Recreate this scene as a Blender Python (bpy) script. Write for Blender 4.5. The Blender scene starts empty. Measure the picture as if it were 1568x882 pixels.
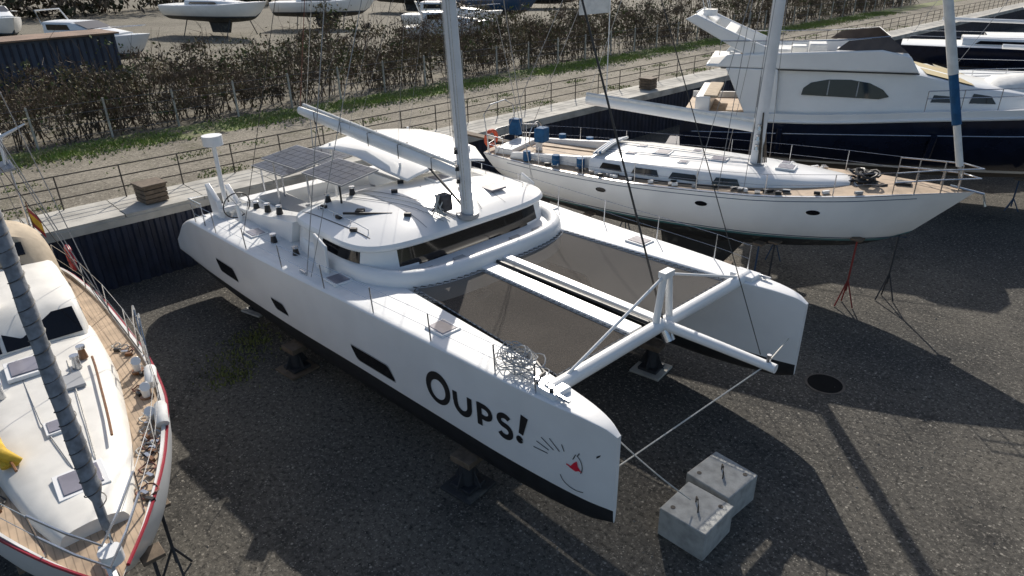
import bpy, math, random
import numpy as np
from mathutils import Vector, Matrix
random.seed(3); rng=np.random.default_rng(3)
sc=bpy.context.scene
# ---------------------------------------------------------------- materials
def M(name,col,rough=.5,met=0.,ns=3.,na=.1,bump=0.,bs=30.,col2=None,lo=.4,hi=.65,det=6,tr=0.,spec=.5,bd=.01):
    m=bpy.data.materials.new(name); m.use_nodes=True; nt=m.node_tree; N=nt.nodes; Lk=nt.links
    b=N['Principled BSDF']; b.inputs['Roughness'].default_value=rough; b.inputs['Metallic'].default_value=met
    b.inputs['Specular IOR Level'].default_value=spec
    tc=N.new('ShaderNodeTexCoord'); n=N.new('ShaderNodeTexNoise'); n.inputs['Scale'].default_value=ns; n.inputs['Detail'].default_value=det
    Lk.new(tc.outputs['Object'],n.inputs['Vector'])
    mr=N.new('ShaderNodeMapRange'); mr.inputs[1].default_value=lo; mr.inputs[2].default_value=hi
    Lk.new(n.outputs['Fac'],mr.inputs[0])
    mx=N.new('ShaderNodeMix'); mx.data_type='RGBA'
    c2=col2 if col2 else tuple(c*(1-na) for c in col)
    mx.inputs[6].default_value=(*col,1); mx.inputs[7].default_value=(*c2,1)
    Lk.new(mr.outputs[0],mx.inputs[0]); Lk.new(mx.outputs[2],b.inputs['Base Color'])
    if bump:
        n2=N.new('ShaderNodeTexNoise'); n2.inputs['Scale'].default_value=bs; n2.inputs['Detail'].default_value=4
        Lk.new(tc.outputs['Object'],n2.inputs['Vector'])
        bp=N.new('ShaderNodeBump'); bp.inputs['Strength'].default_value=bump; bp.inputs['Distance'].default_value=bd
        Lk.new(n2.outputs['Fac'],bp.inputs['Height']); Lk.new(bp.outputs[0],b.inputs['Normal'])
    if tr:
        t=N.new('ShaderNodeBsdfTransparent'); ms=N.new('ShaderNodeMixShader'); ms.inputs[0].default_value=tr
        Lk.new(b.outputs[0],ms.inputs[1]); Lk.new(t.outputs[0],ms.inputs[2]); Lk.new(ms.outputs[0],N['Material Output'].inputs[0])
    return m
def ground_mat(name,cA,cB,cS,stain,ss=28.,bigs=.12,bump=.5):
    m=bpy.data.materials.new(name); m.use_nodes=True; nt=m.node_tree; N=nt.nodes; Lk=nt.links
    b=N['Principled BSDF']; b.inputs['Roughness'].default_value=.92; b.inputs['Specular IOR Level'].default_value=.2
    tc=N.new('ShaderNodeTexCoord')
    def noise(s,d=8,r=.6):
        n=N.new('ShaderNodeTexNoise'); n.inputs['Scale'].default_value=s; n.inputs['Detail'].default_value=d; n.inputs['Roughness'].default_value=r
        Lk.new(tc.outputs['Object'],n.inputs['Vector']); return n
    def rng_(o,a,c):
        r=N.new('ShaderNodeMapRange'); r.inputs[1].default_value=a; r.inputs[2].default_value=c; Lk.new(o,r.inputs[0]); return r.outputs[0]
    def mix(f,a,c):
        x=N.new('ShaderNodeMix'); x.data_type='RGBA'; Lk.new(f,x.inputs[0])
        for i,v in ((6,a),(7,c)):
            if isinstance(v,tuple): x.inputs[i].default_value=(*v,1)
            else: Lk.new(v,x.inputs[i])
        return x.outputs[2]
    big=mix(rng_(noise(bigs,6,.65).outputs['Fac'],.38,.62),cA,cB)
    st=mix(rng_(noise(.55,7,.7).outputs['Fac'],.54,.70),big,stain)
    dk=mix(rng_(noise(9.,5,.8).outputs['Fac'],.52,.36),st,tuple(c*.45 for c in cA))
    fine=mix(rng_(noise(ss,3,.75).outputs['Fac'],.54,.70),dk,cS)
    out=fine
    for sc_,th_ in ((9.,.88),(19.,.74)):
        v=N.new('ShaderNodeTexVoronoi'); v.inputs['Scale'].default_value=sc_; Lk.new(tc.outputs['Object'],v.inputs['Vector'])
        peb=rng_(v.outputs['Distance'],.30,.12)
        gate=N.new('ShaderNodeSeparateColor'); Lk.new(v.outputs['Color'],gate.inputs[0])
        g=rng_(gate.outputs[0],th_,th_+.06); mu=N.new('ShaderNodeMath'); mu.operation='MULTIPLY'; Lk.new(peb,mu.inputs[0]); Lk.new(g,mu.inputs[1])
        out=mix(mu.outputs[0],out,tuple(min(1,c*1.35) for c in cS))
    Lk.new(out,b.inputs['Base Color'])
    bp=N.new('ShaderNodeBump'); bp.inputs['Strength'].default_value=bump; bp.inputs['Distance'].default_value=.04
    Lk.new(noise(11.,7,.8).outputs['Fac'],bp.inputs['Height']); Lk.new(bp.outputs[0],b.inputs['Normal'])
    return m
def teak_mat(name,axis='Y'):
    m=M(name,(.47,.35,.24),.75,ns=3,na=.3)
    nt=m.node_tree;N=nt.nodes;Lk=nt.links
    tc=N.new('ShaderNodeTexCoord'); w=N.new('ShaderNodeTexWave'); w.bands_direction=axis; w.inputs['Scale'].default_value=4.; w.inputs['Distortion'].default_value=.25
    Lk.new(tc.outputs['Object'],w.inputs['Vector'])
    r=N.new('ShaderNodeMapRange'); r.inputs[1].default_value=0;r.inputs[2].default_value=.12;r.inputs[3].default_value=.62;r.inputs[4].default_value=1
    Lk.new(w.outputs['Fac'],r.inputs[0])
    b=N['Principled BSDF']; src=b.inputs['Base Color'].links[0].from_socket
    x=N.new('ShaderNodeMix'); x.data_type='RGBA'; x.blend_type='MULTIPLY'; x.inputs[0].default_value=1
    Lk.new(src,x.inputs[6]); Lk.new(r.outputs[0],x.inputs[7]); Lk.new(x.outputs[2],b.inputs['Base Color'])
    return m
WH=M('gelcoat_white',(.82,.82,.81),.25,ns=.9,na=.07)
DK=M('deck_nonskid',(.75,.76,.76),.55,ns=2.5,na=.09,bump=.15,bs=90)
OW=M('deck_cream',(.74,.72,.67),.5,ns=2.5,na=.12,bump=.1,bs=80)
AF=M('antifouling_black',(.018,.019,.022),.6,ns=3,na=.4)
AFB=M('antifouling_dark_worn',(.03,.032,.035),.75,ns=4,col2=(.10,.10,.09),lo=.55,hi=.7)
NAVY=M('hull_navy',(.010,.015,.034),.15,ns=2,na=.3)
BLUE=M('boot_blue',(.02,.06,.13),.35)
TEAL=M('boot_teal',(.06,.20,.22),.4)
GL=M('window_dark',(.010,.010,.012),.06,ns=2,na=.3)
HATCH=M('hatch_smoked',(.24,.23,.27),.2,ns=3,na=.2)
ALU=M('mast_painted',(.70,.71,.72),.35,ns=3,na=.08)
ALG=M('alu_grey',(.32,.33,.35),.45,met=.3,ns=3,na=.15)
SS=M('stainless',(.55,.56,.58),.25,met=.9,ns=6,na=.1)
WIRE=M('rigging_wire',(.30,.30,.31),.4,met=.5)
DWIRE=M('rigging_dark',(.05,.045,.04),.6)
RWIRE=M('rope_red_brown',(.18,.07,.05),.8)
ROPE=M('rope_pale',(.62,.60,.55),.85,ns=40,na=.4)
BLK=M('black_plastic',(.016,.016,.018),.5,ns=6,na=.3)
TRAMP=M('trampoline_mesh',(.062,.053,.045),.9,ns=1.2,na=.2,tr=.34,bump=.3,bs=60)
SOLAR=M('solar_cells',(.035,.05,.085),.4,ns=5,na=.3,spec=.15)
CONC=M('concrete_block_grey',(.42,.42,.40),.9,ns=5,na=.28,bump=.5,bs=25)
CONW=M('concrete_pale',(.50,.48,.43),.9,ns=1.2,na=.35,bump=.3,bs=20)
WALLM=M('steel_wall_navy',(.018,.025,.05),.55,ns=1.5,na=.5)
RUST=M('railing_steel',(.10,.085,.07),.75,ns=5,na=.4)
WOOD=M('weathered_wood',(.16,.12,.085),.85,ns=6,na=.4,bump=.3)
RED=M('red_paint',(.30,.015,.03),.4,ns=3,na=.2)
REDF=M('red_figure',(.75,.02,.05),.4)
ORNG=M('lifebuoy_orange',(.65,.10,.04),.55)
BLC=M('canvas_blue',(.01,.09,.22),.8,ns=6,na=.3,bump=.2)
BEIGE=M('canvas_beige',(.46,.38,.28),.85,ns=4,na=.2,bump=.2)
YEL=M('yellow_oilskin',(.65,.42,.03),.6,ns=5,na=.3,bump=.2)
STAND=M('stand_dark_steel',(.035,.038,.045),.6,ns=4,na=.4)
STRED=M('stand_red',(.25,.03,.025),.6,ns=4,na=.4)
STBL=M('stand_blue',(.03,.07,.14),.6,ns=4,na=.4)
GREYC=M('furled_sail_grey',(.26,.27,.29),.8,ns=9,na=.4,bump=.5,bs=12)
WCAN=M('canvas_white',(.72,.72,.70),.8,ns=5,na=.15,bump=.3,bs=12)
TEAK=teak_mat('teak_deck')
WOODB=M('varnished_wood',(.22,.10,.04),.4,ns=8,na=.3)
GREY=M('grey_plastic',(.35,.36,.37),.6)
DIRTY=M('gelcoat_scuffed',(.74,.73,.70),.4,ns=1.6,na=.22)
# ---------------------------------------------------------------- builders
class Part:
    def __init__(s): s.v=[];s.f=[];s.m=[];s.s=[];s.bev=0;s.ang=.7
    def add(s,V,F,m,sm=False):
        o=len(s.v); s.v.extend([tuple(map(float,p)) for p in V])
        for k,f in enumerate(F):
            s.f.append([i+o for i in f]); s.m.append(m[k] if isinstance(m,list) else m); s.s.append(sm)
class Thing:
    def __init__(s,name,loc=(0,0,0),rz=0.):
        s.name=name; s.e=bpy.data.objects.new(name,None); sc.collection.objects.link(s.e)
        s.e.location=loc; s.e.rotation_euler=(0,0,rz); s.e.empty_display_size=.5; s.p={}
    def part(s,n,bev=0):
        if n not in s.p: s.p[n]=Part(); s.p[n].bev=bev
        return s.p[n]
    def done(s):
        for n,p in s.p.items():
            if not p.f: continue
            ob=mk(n,p); ob.parent=s.e
def mk(n,p):
    me=bpy.data.meshes.new(n); me.from_pydata(p.v,[],p.f); ms=[]
    for m in p.m:
        if m not in ms: ms.append(m)
    for m in ms: me.materials.append(m)
    ix={m:i for i,m in enumerate(ms)}
    me.polygons.foreach_set('material_index',[ix[m] for m in p.m]); me.polygons.foreach_set('use_smooth',p.s)
    me.update()
    ob=bpy.data.objects.new(n,me); sc.collection.objects.link(ob)
    if p.bev:
        b=ob.modifiers.new('bevel','BEVEL'); b.width=p.bev; b.segments=2; b.limit_method='ANGLE'; b.angle_limit=.6
        me.polygons.foreach_set('use_smooth',[True]*len(p.f))
        try: me.set_sharp_from_angle(angle=1.2)
        except Exception: pass
    else:
        try: me.set_sharp_from_angle(angle=p.ang)
        except Exception: pass
    return ob
def box(P,c,s,m,rz=0.,ry=0.,rx=0.):
    R=Matrix.Rotation(rz,3,'Z')@Matrix.Rotation(ry,3,'Y')@Matrix.Rotation(rx,3,'X')
    V=[Vector(c)+R@Vector((x*s[0]/2,y*s[1]/2,z*s[2]/2)) for z in(-1,1) for y in(-1,1) for x in(-1,1)]
    P.add(V,[(0,2,3,1),(4,5,7,6),(0,1,5,4),(2,6,7,3),(0,4,6,2),(1,3,7,5)],m)
def rings(P,R,m,closed=True,c0=False,c1=False,sm=True):
    n=len(R[0]); V=[p for r in R for p in r]; F=[];mm=[]
    for i in range(len(R)-1):
        for j in range(n if closed else n-1):
            k=(j+1)%n; F.append((i*n+j,i*n+k,(i+1)*n+k,(i+1)*n+j)); mm.append(m(i,j) if callable(m) else m)
    if c0: F.append(tuple(range(n))[::-1]); mm.append(m(0,0) if callable(m) else m)
    if c1: F.append(tuple(range((len(R)-1)*n,len(R)*n))); mm.append(m(len(R)-2,0) if callable(m) else m)
    P.add(V,F,mm,sm)
def tube(P,pts,r,m,n=6,r1=None,sx=1.):
    pts=[Vector(p) for p in pts]; R=[]
    for i,p in enumerate(pts):
        d=(pts[min(i+1,len(pts)-1)]-pts[max(i-1,0)])
        if d.length<1e-9: d=Vector((0,0,1))
        d.normalize()
        a=Vector((0,1,0)) if abs(d.z)>.7 else Vector((0,0,1))
        u=d.cross(a).normalized(); w=d.cross(u)
        rr=r if r1 is None else r+(r1-r)*i/max(1,len(pts)-1)
        R.append([p+u*math.cos(q*2*math.pi/n)*rr*sx+w*math.sin(q*2*math.pi/n)*rr for q in range(n)])
    rings(P,R,m,True,True,True)
def prism(P,A,B,m,sm=False):
    n=len(A); F=[tuple(range(n))[::-1],tuple(range(n,2*n))]+[(j,(j+1)%n,n+(j+1)%n,n+j) for j in range(n)]
    P.add(list(A)+list(B),F,m,sm)
def sideprof(P,prof,y0,y1,m):
    prism(P,[(x,y0,z) for x,z in prof],[(x,y1,z) for x,z in prof],m)
def disc(P,c,r,h,m,n=16):
    tube(P,[c,(c[0],c[1],c[2]+h)],r,m,n)
def catenary(a,b,sag,n=10):
    a=Vector(a);b=Vector(b)
    return [a.lerp(b,i/n)-Vector((0,0,sag*4*(i/n)*(1-i/n))) for i in range(n+1)]
def sm(xs,ys):
    xs=np.array(xs,float); ys=np.array(ys,float); s=np.diff(ys)/np.diff(xs); m=np.zeros(len(xs)); m[0]=s[0];m[-1]=s[-1]
    for i in range(1,len(xs)-1): m[i]=0 if s[i-1]*s[i]<=0 else 2*s[i-1]*s[i]/(s[i-1]+s[i])
    def f(x):
        x=min(max(x,xs[0]),xs[-1]); i=min(max(int(np.searchsorted(xs,x))-1,0),len(xs)-2); h=xs[i+1]-xs[i]; t=(x-xs[i])/h
        return float((2*t**3-3*t*t+1)*ys[i]+(t**3-2*t*t+t)*h*m[i]+(3*t*t-2*t**3)*ys[i+1]+(t**3-t*t)*h*m[i+1])
    return f
class Hull:
    def __init__(s,T,x0,L,hb,zs,zk,zwl,y0=0.,mt=WH,mb=AF,stripe=None,ga=5,gb=.5,rb=0.,rs=0.,nt=44,deck=None,mdeck=None):
        s.x0=x0;s.L=L;s.hb=hb;s.zs=zs;s.zk=zk;s.y0=y0;s.ga=ga;s.gb=gb;s.rb=rb;s.rs=rs
        P=T.part('hull'); U=[0,.12,.3,.55,.8,1.]; A=[.06,.15,.3,.45,.6,.75,.88,1.]
        ts=[.5-.5*math.cos(math.pi*i/nt) for i in range(nt+1)]; R=[]
        for t in ts:
            a,k=zs(t),zk(t); w=max(zwl,k+.02); w=min(w,a-.15)
            zz=[k+(w-k)*f for f in U]+[w+(a-w)*f for f in A]
            S=[(s.X(t,z),s.yw(t,z),z) for z in zz]
            R.append([(p[0],y0+p[1],p[2]) for p in S[::-1]]+[(p[0],y0-p[1],p[2]) for p in S[1:]])
        nr=len(U)+len(A)
        def mf(i,j):
            q=nr-2-j if j<nr-1 else j-(nr-1)
            if q<len(U)-1: return mb
            if stripe and q==len(U)-1: return stripe
            return mt
        rings(P,R,mf,False)
        n=len(R[0]); P.add(R[0],[tuple(range(n))],mt)
        P.add(R[-1],[tuple(range(n))[::-1]],mt)
        D=T.part('deck'); deck=deck or [(1,0),(.97,.03),(.9,.05),(.7,.07),(.4,.09),(.15,.1)]
        R=[]
        for t in ts:
            h=hb(t);z=zs(t);x=s.X(t,z)
            R.append([(x,y0+h*f,z+dz*min(1,h)) for f,dz in deck]+[(x,y0-h*f,z+dz*min(1,h)) for f,dz in deck[::-1]])
        nd=len(deck)
        def md(i,j):
            q=j if j<nd-1 else (2*nd-2-j)
            return mdeck(q,ts[i]) if mdeck else DK
        rings(D,R,md,False)
    def v(s,t,z):
        a,k=s.zs(t),s.zk(t); return min(1,max(0,(z-k)/(a-k)))
    def yw(s,t,z): return s.hb(t)*(1-(1-s.v(t,z))**s.ga)**s.gb
    def X(s,t,z):
        q=1-s.v(t,z); return s.x0+s.L*t-s.rb*max(0,(t-.6)/.4)**2*q+s.rs*max(0,(.3-t)/.3)**2*q
    def side(s,x,z,sg=-1,off=.008):
        t=(x-s.x0)/s.L
        for _ in range(3): t+=(x-s.X(t,z))/s.L
        return (x,s.y0+sg*(s.yw(t,z)+off),z)
    def edge(s,x,sg=-1,ins=.0,dz=0.):
        t=(x-s.x0)/s.L; return (x,s.y0+sg*(s.hb(t)-ins),s.zs(t)+dz)
def house(P,st,zb,m,y0=0.,front=None,crown=.06):
    R=[]
    for x,w,zt in st:
        z0=zb(x) if callable(zb) else zb
        half=[(w,z0),(w*.97,z0+(zt-z0)*.5),(w*.93,zt-.05),(w*.86,zt),(w*.5,zt+crown*.7),(0.02,zt+crown)]
        R.append([(x,y0+a,b) for a,b in half]+[(x,y0-a,b) for a,b in half[::-1]])
    rings(P,R,m,False); n=len(R[0])
    P.add(R[0],[tuple(range(n))],front or m); P.add(R[-1],[tuple(range(n))[::-1]],front or m)
def winch(P,c,r=.09,h=.2,m=BLK):
    tube(P,[c,(c[0],c[1],c[2]+h*.5),(c[0],c[1],c[2]+h)],r,m,10,r*.65); tube(P,[(c[0],c[1],c[2]+h),(c[0],c[1],c[2]+h+.05)],r*.95,SS,10)
def lifeline(T,H,xs,sg,h=.62,ins=.07,m=SS,two=True):
    P=T.part('stanchions'); W=T.part('lifelines'); tops=[]
    for x in xs:
        a=Vector(H.edge(x,sg,ins,.02)); b=a+Vector((0,sg*.03,h)); tube(P,[a,b],.014,m,6); tops.append((a,b))
    tube(W,[b for a,b in tops],.006,m,4)
    if two: tube(W,[a.lerp(b,.5) for a,b in tops],.005,m,4)
def outline(cx,cy,af,ab,b,n,N=96):
    o=[]
    for i in range(N):
        a=2*math.pi*i/N; c,s_=math.cos(a),math.sin(a)
        x=(af if c>0 else ab)*math.copysign(abs(c)**(2/n),c); y=b*math.copysign(abs(s_)**(2/n),s_)
        o.append((cx+x,cy+y))
    return o
def inset(o,d,cx,cy):
    r=[]
    for i,(x,y) in enumerate(o):
        x0,y0=o[i-1];x1,y1=o[(i+1)%len(o)]; tx,ty=x1-x0,y1-y0; l=math.hypot(tx,ty) or 1
        r.append((x-ty/l*d,y+tx/l*d))
    return r
def cap(P,o,z0,crown,cx,cy,m,k=8,pw=3.):
    R=[]
    for i in range(k+1):
        s=1-i/k; s=max(s,.01); R.append([(cx+(x-cx)*s,cy+(y-cy)*s,z0+crown*(1-s**pw)) for x,y in o])
    rings(P,R,m)
# ---------------------------------------------------------------- camera
cf,th,ro,ps,HC=1045.,.4563,-.02016,.8248,9.537
hx,hy=-math.sin(ps),math.cos(ps)
fw=Vector((hx*math.cos(th),hy*math.cos(th),-math.sin(th))); rt=Vector((hy,-hx,0)); up=rt.cross(fw)
r2=rt*math.cos(ro)+up*math.sin(ro); u2=up*math.cos(ro)-rt*math.sin(ro)
cd=bpy.data.cameras.new('camera'); cam=bpy.data.objects.new('camera',cd); sc.collection.objects.link(cam)
mw=Matrix((r2,u2,-fw)).transposed().to_4x4(); mw.translation=Vector((0,0,HC)); cam.matrix_world=mw
cd.sensor_width=36; cd.lens=36*cf/1568; cd.clip_end=3000; cd.clip_start=.1; sc.camera=cam
# ---------------------------------------------------------------- light
az=Vector((-.70,.714)).normalized(); el=math.radians(33)
sd=Vector((az.x*math.cos(el),az.y*math.cos(el),math.sin(el)))
sl=bpy.data.lights.new('sun','SUN'); sl.energy=5.0; sl.angle=math.radians(.5); sl.color=(1,.935,.84)
so=bpy.data.objects.new('sun',sl); sc.collection.objects.link(so); so.rotation_euler=sd.to_track_quat('Z','Y').to_euler(); so.location=(-60,60,60)
w=bpy.data.worlds.new('World'); sc.world=w; w.use_nodes=True; wn=w.node_tree
sky=wn.nodes.new('ShaderNodeTexSky'); sky.sky_type='NISHITA'; sky.sun_disc=False; sky.sun_elevation=el; sky.sun_rotation=math.atan2(az.x,az.y); sky.dust_density=2.
bg=wn.nodes['Background']; bg.inputs[1].default_value=.118; wn.links.new(sky.outputs[0],bg.inputs[0])
sc.view_settings.view_transform='Standard'; sc.view_settings.look='None'; sc.view_settings.exposure=0
# ---------------------------------------------------------------- ground
GY=ground_mat('yard_asphalt',(.062,.060,.056),(.135,.124,.105),(.25,.232,.20),(.036,.035,.034),ss=13.,bump=.8)
GU=ground_mat('upper_gravel',(.15,.135,.105),(.21,.19,.15),(.30,.28,.23),(.09,.09,.055),ss=9.)
QX=-23.5
g=Part(); g.add([(QX,-600,0),(700,-600,0),(700,900,0),(QX,900,0),(QX,-600,2.2),(QX,900,2.2),(-900,-600,2.2),(-900,900,2.2)],[(0,1,2,3),(0,3,5,4),(4,5,7,6)],[GY,WALLM,GU]); mk('ground',g)
GR=ground_mat('road_gravel',(.19,.17,.135),(.29,.26,.21),(.36,.33,.27),(.12,.115,.07),ss=7.,bigs=.35)
g=Part(); 
ys=np.arange(-80,261,2.); V=[];F=[]
for i,y in enumerate(ys): V+= [(-25.5,y,2.204),(-32.9+.35*math.sin(y*.7)+.25*math.sin(y*1.9+1),y,2.204)]
for i in range(len(ys)-1): F.append((2*i,2*i+2,2*i+3,2*i+1))
g.add(V,F,GR); mk('road',g)
GRS=M('grass_blades',(.20,.28,.05),.8,ns=.8,col2=(.24,.25,.10)); GRD=M('grass_soil',(.16,.20,.06),.95,ns=.9,col2=(.15,.13,.085))
T=Thing('grass_verge'); P=T.part('soil')
V=[];F=[]
for i,y in enumerate(ys): V+=[(-33.0+.3*math.sin(y*.5+2),y,2.209),(-35.6,y,2.209)]
for i in range(len(ys)-1): F.append((2*i,2*i+2,2*i+3,2*i+1))
P.add(V,F,GRD)
def blades(P,n,xf,h,w,m,z0=2.2):
    V=[];F=[]
    for i in range(n):
        x,y=xf(); a=random.random()*6.28; hh=h*random.uniform(.4,1.2); ww=w*random.uniform(.6,1.3); dx,dy=math.cos(a)*ww,math.sin(a)*ww; lx,ly=random.gauss(0,hh*.4),random.gauss(0,hh*.4)
        k=len(V); V+=[(x-dx,y-dy,z0),(x+dx,y+dy,z0),(x+lx,y+ly,z0+hh)]; F.append((k,k+1,k+2))
    P.add(V,F,m)
def gx():
    while True:
        y=random.uniform(-5,95); x=random.gauss(-33.9,.8)
        if math.sin(y*.35)+math.sin(y*.9+1)+random.gauss(0,.7)>-.9: return x,y
blades(T.part('blades'),26000,gx,.13,.05,GRS)
def gx2():
    while True:
        y=random.uniform(-5,80); x=random.gauss(-26.3,.35) if random.random()<.6 else random.gauss(-29.6,.3)
        if math.sin(y*.8)+math.sin(y*2.1+1)+random.gauss(0,.5)>.6: return x,y
blades(T.part('roadside_blades'),5000,gx2,.08,.04,GRS); T.done()
T=Thing('weed_patch'); 
def wx():
    c=random.choice([(-16.4,5.2,.45),(-15.6,4.7,.3),(-17.1,5.9,.3)]); return random.gauss(c[0],c[2]),random.gauss(c[1],c[2])
blades(T.part('weeds'),900,wx,.09,.025,M('weed_green',(.16,.18,.05),.8),0.); T.done()
T=Thing('scattered_stones'); P=T.part('stones'); V=[];F=[]
for i in range(3200):
    x,y=random.uniform(-20,3),random.uniform(-1,34); r=random.uniform(.008,.028)*(1.6 if random.random()<.06 else 1); k=len(V); a=random.random()*6.28
    V+=[(x+r*1.3*math.cos(a),y+r*1.3*math.sin(a),0),(x-r*math.sin(a),y+r*math.cos(a),0),(x-r*1.2*math.cos(a),y-r*1.2*math.sin(a),0),(x+r*math.sin(a),y-r*math.cos(a),0),(x+r*.2,y,r*.9)]
    F+=[(k,k+1,k+4),(k+1,k+2,k+4),(k+2,k+3,k+4),(k+3,k,k+4)]
P.add(V,F,M('stone_pale',(.24,.22,.19),.9,ns=30,na=.6)); T.done()
T=Thing('quay_walkway'); P=T.part('slabs')
y=-60.
while y<200: box(P,(-24.42,y+1.24,2.235),(2.05,2.47,.15),CONW); y+=2.5
P=T.part('edge_beam'); box(P,(-23.40,70,2.10),(.10,260,.22),CONW); T.done()
T=Thing('steel_retaining_wall'); P=T.part('corrugated_sheets'); V=[];F=[]
y=-60.;k=0
prof=[(0,0),(.12,0),(.17,.07),(.29,.07),(.34,0)]
while y<200:
    for dy,dx in prof[:4]: V+=[(-23.44+dx,y+dy,0),(-23.44+dx,y+dy,2.0)]; k+=1
    y+=.34
for i in range(k-1): F.append((2*i,2*i+2,2*i+3,2*i+1))
P.add(V,F,WALLM); T.done()
T=Thing('railing'); P=T.part('posts'); Q=T.part('rails')
y=-40.
while y<170:
    tube(P,[(-25.35,y,2.3),(-25.35,y,3.42)],.026,RUST,5); y+=1.9
for z in (2.68,3.05,3.42): tube(Q,[(-25.35,-40,z),(-25.35,170,z)],.022,RUST,5)
T.done()
for (x,y) in ((-24.2,6.1),(-24.3,33.5)):
    T=Thing('timber_box',(x,y,2.31),.1); P=T.part('boards',.01)
    for k in range(4): box(P,(0,0,.1+.15*k),(.75,.75,.13),WOOD,rz=.02*k)
    box(P,(0,0,.62),(.85,.85,.05),WOOD); T.done()
# hedge
def hedge(name,x0,x1,y0,y1,hf,nl,nt_,mats,zb=2.2,cs=.55):
    T=Thing(name)
    for kk,(m,fr,asp) in enumerate(mats):
        n=int(nl*fr); ncl=int((y1-y0)*5)
        cy=rng.uniform(y0,y1,ncl); cx=rng.uniform(x0,x1,ncl); cz=rng.uniform(.05,1,ncl)**.9; sp=rng.uniform(.25,1.,ncl)*cs
        ii=rng.integers(0,ncl,n); yy=cy[ii]+rng.normal(0,1,n)*sp[ii]; xx=cx[ii]+rng.normal(0,.8,n)*sp[ii]; hh=np.array([hf(a) for a in cy])[ii]; zz=zb+hh*cz[ii]+rng.normal(0,.55,n)*sp[ii]
        zz=np.maximum(zz,zb+.03)
        s=rng.uniform(.04,.10,n)*(asp[0]); l=s*asp[1]
        u=rng.normal(0,1,(n,3)); u[:,2]*=asp[2]; u/=np.linalg.norm(u,axis=1)[:,None]
        w_=rng.normal(0,1,(n,3)); w_-= (w_*u).sum(1)[:,None]*u; w_/=np.linalg.norm(w_,axis=1)[:,None]
        c=np.stack([xx,yy,zz],1)
        V=np.stack([c-u*l[:,None],c+w_*s[:,None],c+u*l[:,None],c-w_*s[:,None]],1).reshape(-1,3)
        me=bpy.data.meshes.new('foliage'); me.vertices.add(4*n); me.vertices.foreach_set('co',V.ravel())
        me.loops.add(4*n); me.loops.foreach_set('vertex_index',np.arange(4*n)); me.polygons.add(n); me.polygons.foreach_set('loop_start',np.arange(n)*4); me.polygons.foreach_set('loop_total',np.full(n,4))
        me.materials.append(m); me.update(); ob=bpy.data.objects.new('foliage_%d'%kk,me); sc.collection.objects.link(ob); ob.parent=T.e
    P=T.part('branches')
    for i in range(nt_):
        y=random.uniform(y0,y1); x=random.uniform(x0,x1); p=[Vector((x,y,zb))]; h=hf(y)*random.uniform(.7,1.3)
        for k in range(3): p.append(p[-1]+Vector((random.gauss(0,.22),random.gauss(0,.3),h/3)))
        tube(P,p,.03,mats[0][0],4,.005)
        for q in range(3):
            b=p[1].lerp(p[3],random.random()); tube(P,[b,b+Vector((random.gauss(0,.35),random.gauss(0,.45),random.uniform(.2,.8)))],.012,mats[0][0],3,.004)
    T.done()
LB=M('twig_brown',(.15,.11,.078),.9,ns=.6,col2=(.075,.058,.042)); LD=M('leaf_dark',(.045,.05,.022),.8,ns=.5,col2=(.08,.07,.035)); LO=M('leaf_ochre',(.20,.16,.09),.85,ns=.7,col2=(.13,.11,.05)); LG=M('leaf_green',(.08,.11,.03),.8,ns=.7,col2=(.12,.13,.05))
hn=rng.uniform(-1,1,400)
def hnz(y,s): 
    q=(y+40)*s; i=int(q); f=q-i; return hn[i%400]*(1-f)+hn[(i+1)%400]*f
hf=lambda y: max(.9,3.0+.75*hnz(y,.25)+.6*hnz(y+7,.8)+.3*hnz(y,2.)+(.9 if y>20 else 0))
hedge('hedge',-38.4,-35.9,-6,110,hf,95000,1100,[(LB,.62,(.35,5.,1.5)),(LD,.08,(.9,1.3,1.)),(LO,.22,(.6,1.8,1.)),(LG,.08,(.8,1.4,1.))])
T=Thing('wire_fence'); P=T.part('posts'); Q=T.part('wires'); y=-10.
while y<110: box(P,(-35.7,y,3.1),(.08,.08,1.8),CONW); y+=3.
for z in (2.5,3.0,3.5,3.9): tube(Q,[(-35.64,-10,z),(-35.64,110,z)],.006,WIRE,4)
T.done()
# ---------------------------------------------------------------- catamaran
C=Thing('catamaran'); X0,X1=-21.7,-5.05; L=X1-X0; YC=9.94
tx=lambda x:(x-X0)/L
hw=sm([tx(v) for v in (-21.7,-20,-18,-14.7,-12,-10.5,-9,-7.5,-6.2,-5.5,-5.05)],[.97,1.02,.99,.86,.68,.59,.50,.41,.28,.17,.045])
zs=sm([tx(v) for v in (-21.7,-21.3,-20.7,-19.8,-16,-11,-7,-5.8,-5.3,-5.05)],[1.70,2.0,2.45,2.74,2.84,2.93,3.0,3.0,2.96,2.86])
zk=sm([0,.15,.5,.85,.97,1],[1.15,.80,.55,.68,.9,1.10])
cdeck=[(1,0),(.975,.035),(.92,.065),(.82,.08),(.5,.10),(.2,.11)]
md=lambda q,t: WH if q<2 or t>.95 or t<.1 else DK
HS=Hull(C,X0,L,hw,zs,zk,1.38,YC-3.1,ga=9,gb=.5,deck=cdeck,mdeck=md,nt=60)
HP=Hull(C,X0,L,hw,zs,zk,1.38,YC+3.1,ga=9,gb=.5,deck=cdeck,mdeck=md,nt=60)
P=C.part('hull_windows')
def hpoly(P,pts,m,off=.008,H=HS,sg=-1):
    c=(sum(p[0] for p in pts)/len(pts),sum(p[1] for p in pts)/len(pts)); n=len(pts)
    V=[H.side(c[0],c[1],sg,off)]+[H.side(x,z,sg,off) for x,z in pts]; P.add(V,[(0,1+i,1+(i+1)%n) for i in range(n)],m)
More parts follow.
